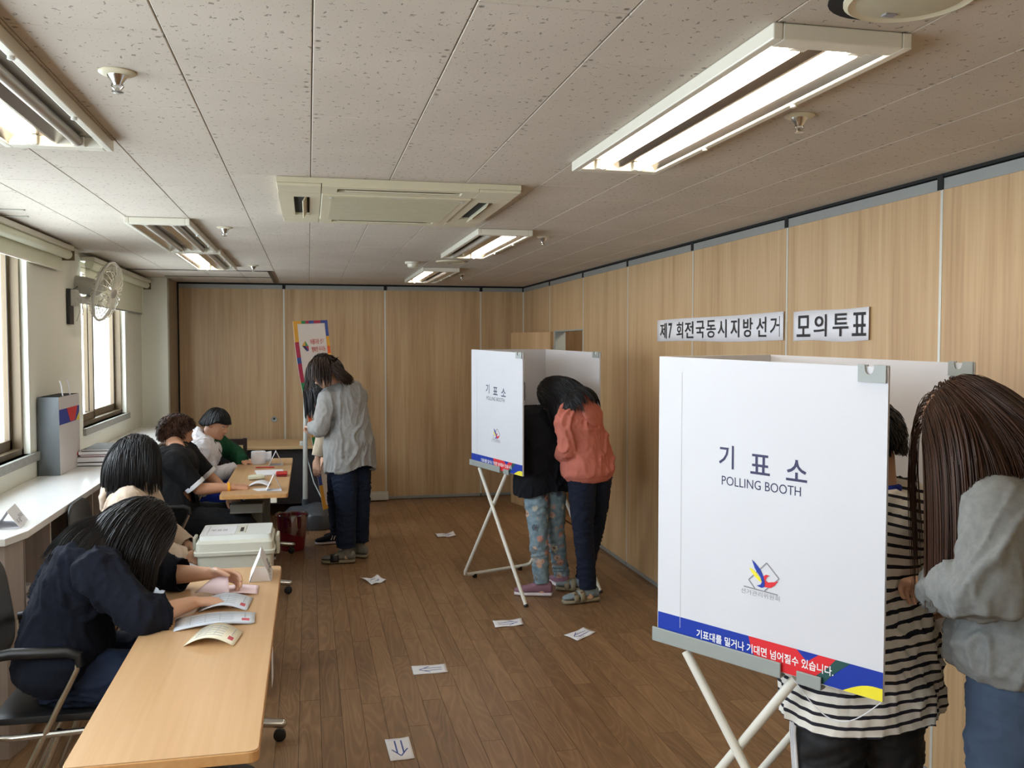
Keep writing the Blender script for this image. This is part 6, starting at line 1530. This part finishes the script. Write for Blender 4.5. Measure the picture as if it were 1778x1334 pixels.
# --- girl in coral hoodie
if want(8):
    p = Person('long-haired girl in coral hoodie and dark jeans leaning into the far polling booth', mk(dict(
        pelvis=(1022, 818, 5.98), chest=(1014, 758, 5.97), neck=(990, 705, 5.98), head=(962, 686, 6.02), hipL=(1010, 826, 5.93), hipR=(1038, 826, 6.03),
        shL=(983, 732, 5.86), shR=(1020, 722, 6.08), elL=(985, 785, 5.84), wrL=(972, 790, 6.06), elR=(1010, 780, 6.2), wrR=(985, 775, 6.28),
        kneeL=(1012, 918, 5.95), kneeR=(1032, 915, 6.16), ankL=(1022, 1028, 5.99), ankR=(1012, 1010, 6.25))), fat=1.0, look=(-.62, .45, -.64))
    p.body(hp={'L': dict(curl=.7), 'R': dict(curl=.7)})
    p.top('hoodie', 'coral', hem=-.06, infl=.024, sleeve=1.9, wr=.011, wf=8, armk=.95, seed=51)
    p.band('waist_band', 'coral', -.08, .022, .06); p.hood('coral', .03, 1.1, .06)
    p.pants('jeans', 'jeans2', radii=(.088, .078, .060, .055, .048), seed=11)
    p.shoe('L', (-.95, -.15), 'sandal', 'sandal', 'sock2'); p.shoe('R', (-.9, .35), 'sandal', 'sandal', 'sock2')
    p.hair('long', 'hair_k', 8, 3600, .29, 15, bodycol='torso', sweep=.3, lmin=.19, vol=.012, back=.6, pull=(.35, -.1, .0), face=.28, gf=1.)
# --- person in striped shirt in the near booth
if want(9):
    p = Person('short-haired person in striped shirt and black track trousers inside the near booth', mk(dict(
        pelvis=(1492, 1120, 2.47), chest=(1495, 970, 2.44), neck=(1520, 845, 2.44), head=(1502, 765, 2.48), hipL=(1438, 1140, 2.44), hipR=(1545, 1140, 2.50),
        shL=(1432, 885, 2.40), shR=(1598, 888, 2.48), elL=(1420, 1010, 2.50), wrL=(1450, 1060, 2.7), elR=(1622, 1010, 2.46), wrR=(1588, 1072, 2.68),
        kneeL=(1440, 1400, 2.46), kneeR=(1545, 1400, 2.50), ankL=(1440, 1640, 2.46), ankR=(1545, 1640, 2.52))), fat=1.05, look=(-.10, .93, -.36), headscale=.98)
    for k_ in ('ankL', 'ankR'): p.J[k_][2] = .09
    p.body(hp={'L': dict(curl=.6), 'R': dict(curl=.6)})
    p.top('striped_shirt', 'stripe', hem=-.40, infl=.014, sleeve=1.9, flare=.03, wr=.010, wf=8, curve=.0, armk=1.05, seed=61, attr=True, voxel=.007)
    N = p.spine(1.0); build('collar', MB().tube([N + (np.array([math.cos(a), math.sin(a), 0]) * .056) + Zv * .0 for a in np.linspace(0, 6.28, 25)], .011, 8), 'bluec', p.t, auto=True)
    p.pants('track_trousers', 'track', radii=(.092, .084, .068, .062, .055), seed=12, wr=.004)
    for k in range(3):
        H, K, A = p.J['hipL'], p.J['kneeL'], p.J['ankL']; o = -CR * .104 + CF * (-.014 + .0 * k) - CR * 0 + W(0, 0, 0); dv = CF * (.016 * (k - 1))
        build('side_stripe', MB().tube([H + o + dv, (H + K) / 2 - CR * .103 + dv, K - CR * .084 + dv, (K + A) / 2 - CR * .07 + dv, A - CR * .062 + dv], .0045, 6), 'whitetrim', p.t, auto=True)
    for s_ in 'LR': p.shoe(s_, (-.1, 1), 'sneaker', 'black')
    p.hair('short', 'hair_k', 9, 3600, .040, 6, vol=.008, face=.5, clump=.15, gf=.6, width=.0024)
# --- woman in grey hoodie
if want(10):
    p = Person('woman in grey hoodie with long chestnut hair standing at the near booth', mk(dict(
        pelvis=(1792, 1130, 2.22), chest=(1790, 985, 2.20), neck=(1756, 832, 2.14), head=(1684, 742, 2.17), hipL=(1752, 1150, 2.14), hipR=(1850, 1150, 2.28),
        shL=(1730, 886, 2.02), shR=(1812, 880, 2.30), elL=(1716, 1030, 1.93), wrL=(1622, 1012, 2.22), elR=(1790, 1030, 2.45), wrR=(1680, 1040, 2.5),
        kneeL=(1752, 1440, 2.16), kneeR=(1850, 1440, 2.28), ankL=(1752, 1700, 2.2), ankR=(1850, 1700, 2.3))), fat=1.12, look=(-.78, .28, -.55))
    for k_ in ('ankL', 'ankR'): p.J[k_][2] = .09
    p.body(hp={'L': dict(curl=1., d=W(.1, .95, -.2)), 'R': dict(curl=.7)})
    p.top('hoodie', 'hoodie_g', hem=-.08, infl=.028, sleeve=1.88, wr=.012, wf=8, armk=1.05, seed=71, voxel=.0075)
    p.band('waist_band', 'hoodie_g', -.10, .022, .07); p.cuff('hoodie_g', 'L', 1.9, .040, .05); p.hood('hoodie_g', .02, 1.3, -.02)
    p.pants('jeans', 'jeans3', radii=(.098, .09, .072, .066, .058), seed=13, voxel=.008)
    for s_ in 'LR': p.shoe(s_, (-.8, .5), 'sneaker', 'black')
    p.hair('long', 'hair_b', 10, 6000, .47, 20, bodycol='torso', lmin=.34, vol=.012, thin=1, sweep=1., tuck=True, back=.1, pull=(.02, 0, .0), face=.30, clump=.4, width=.0016)
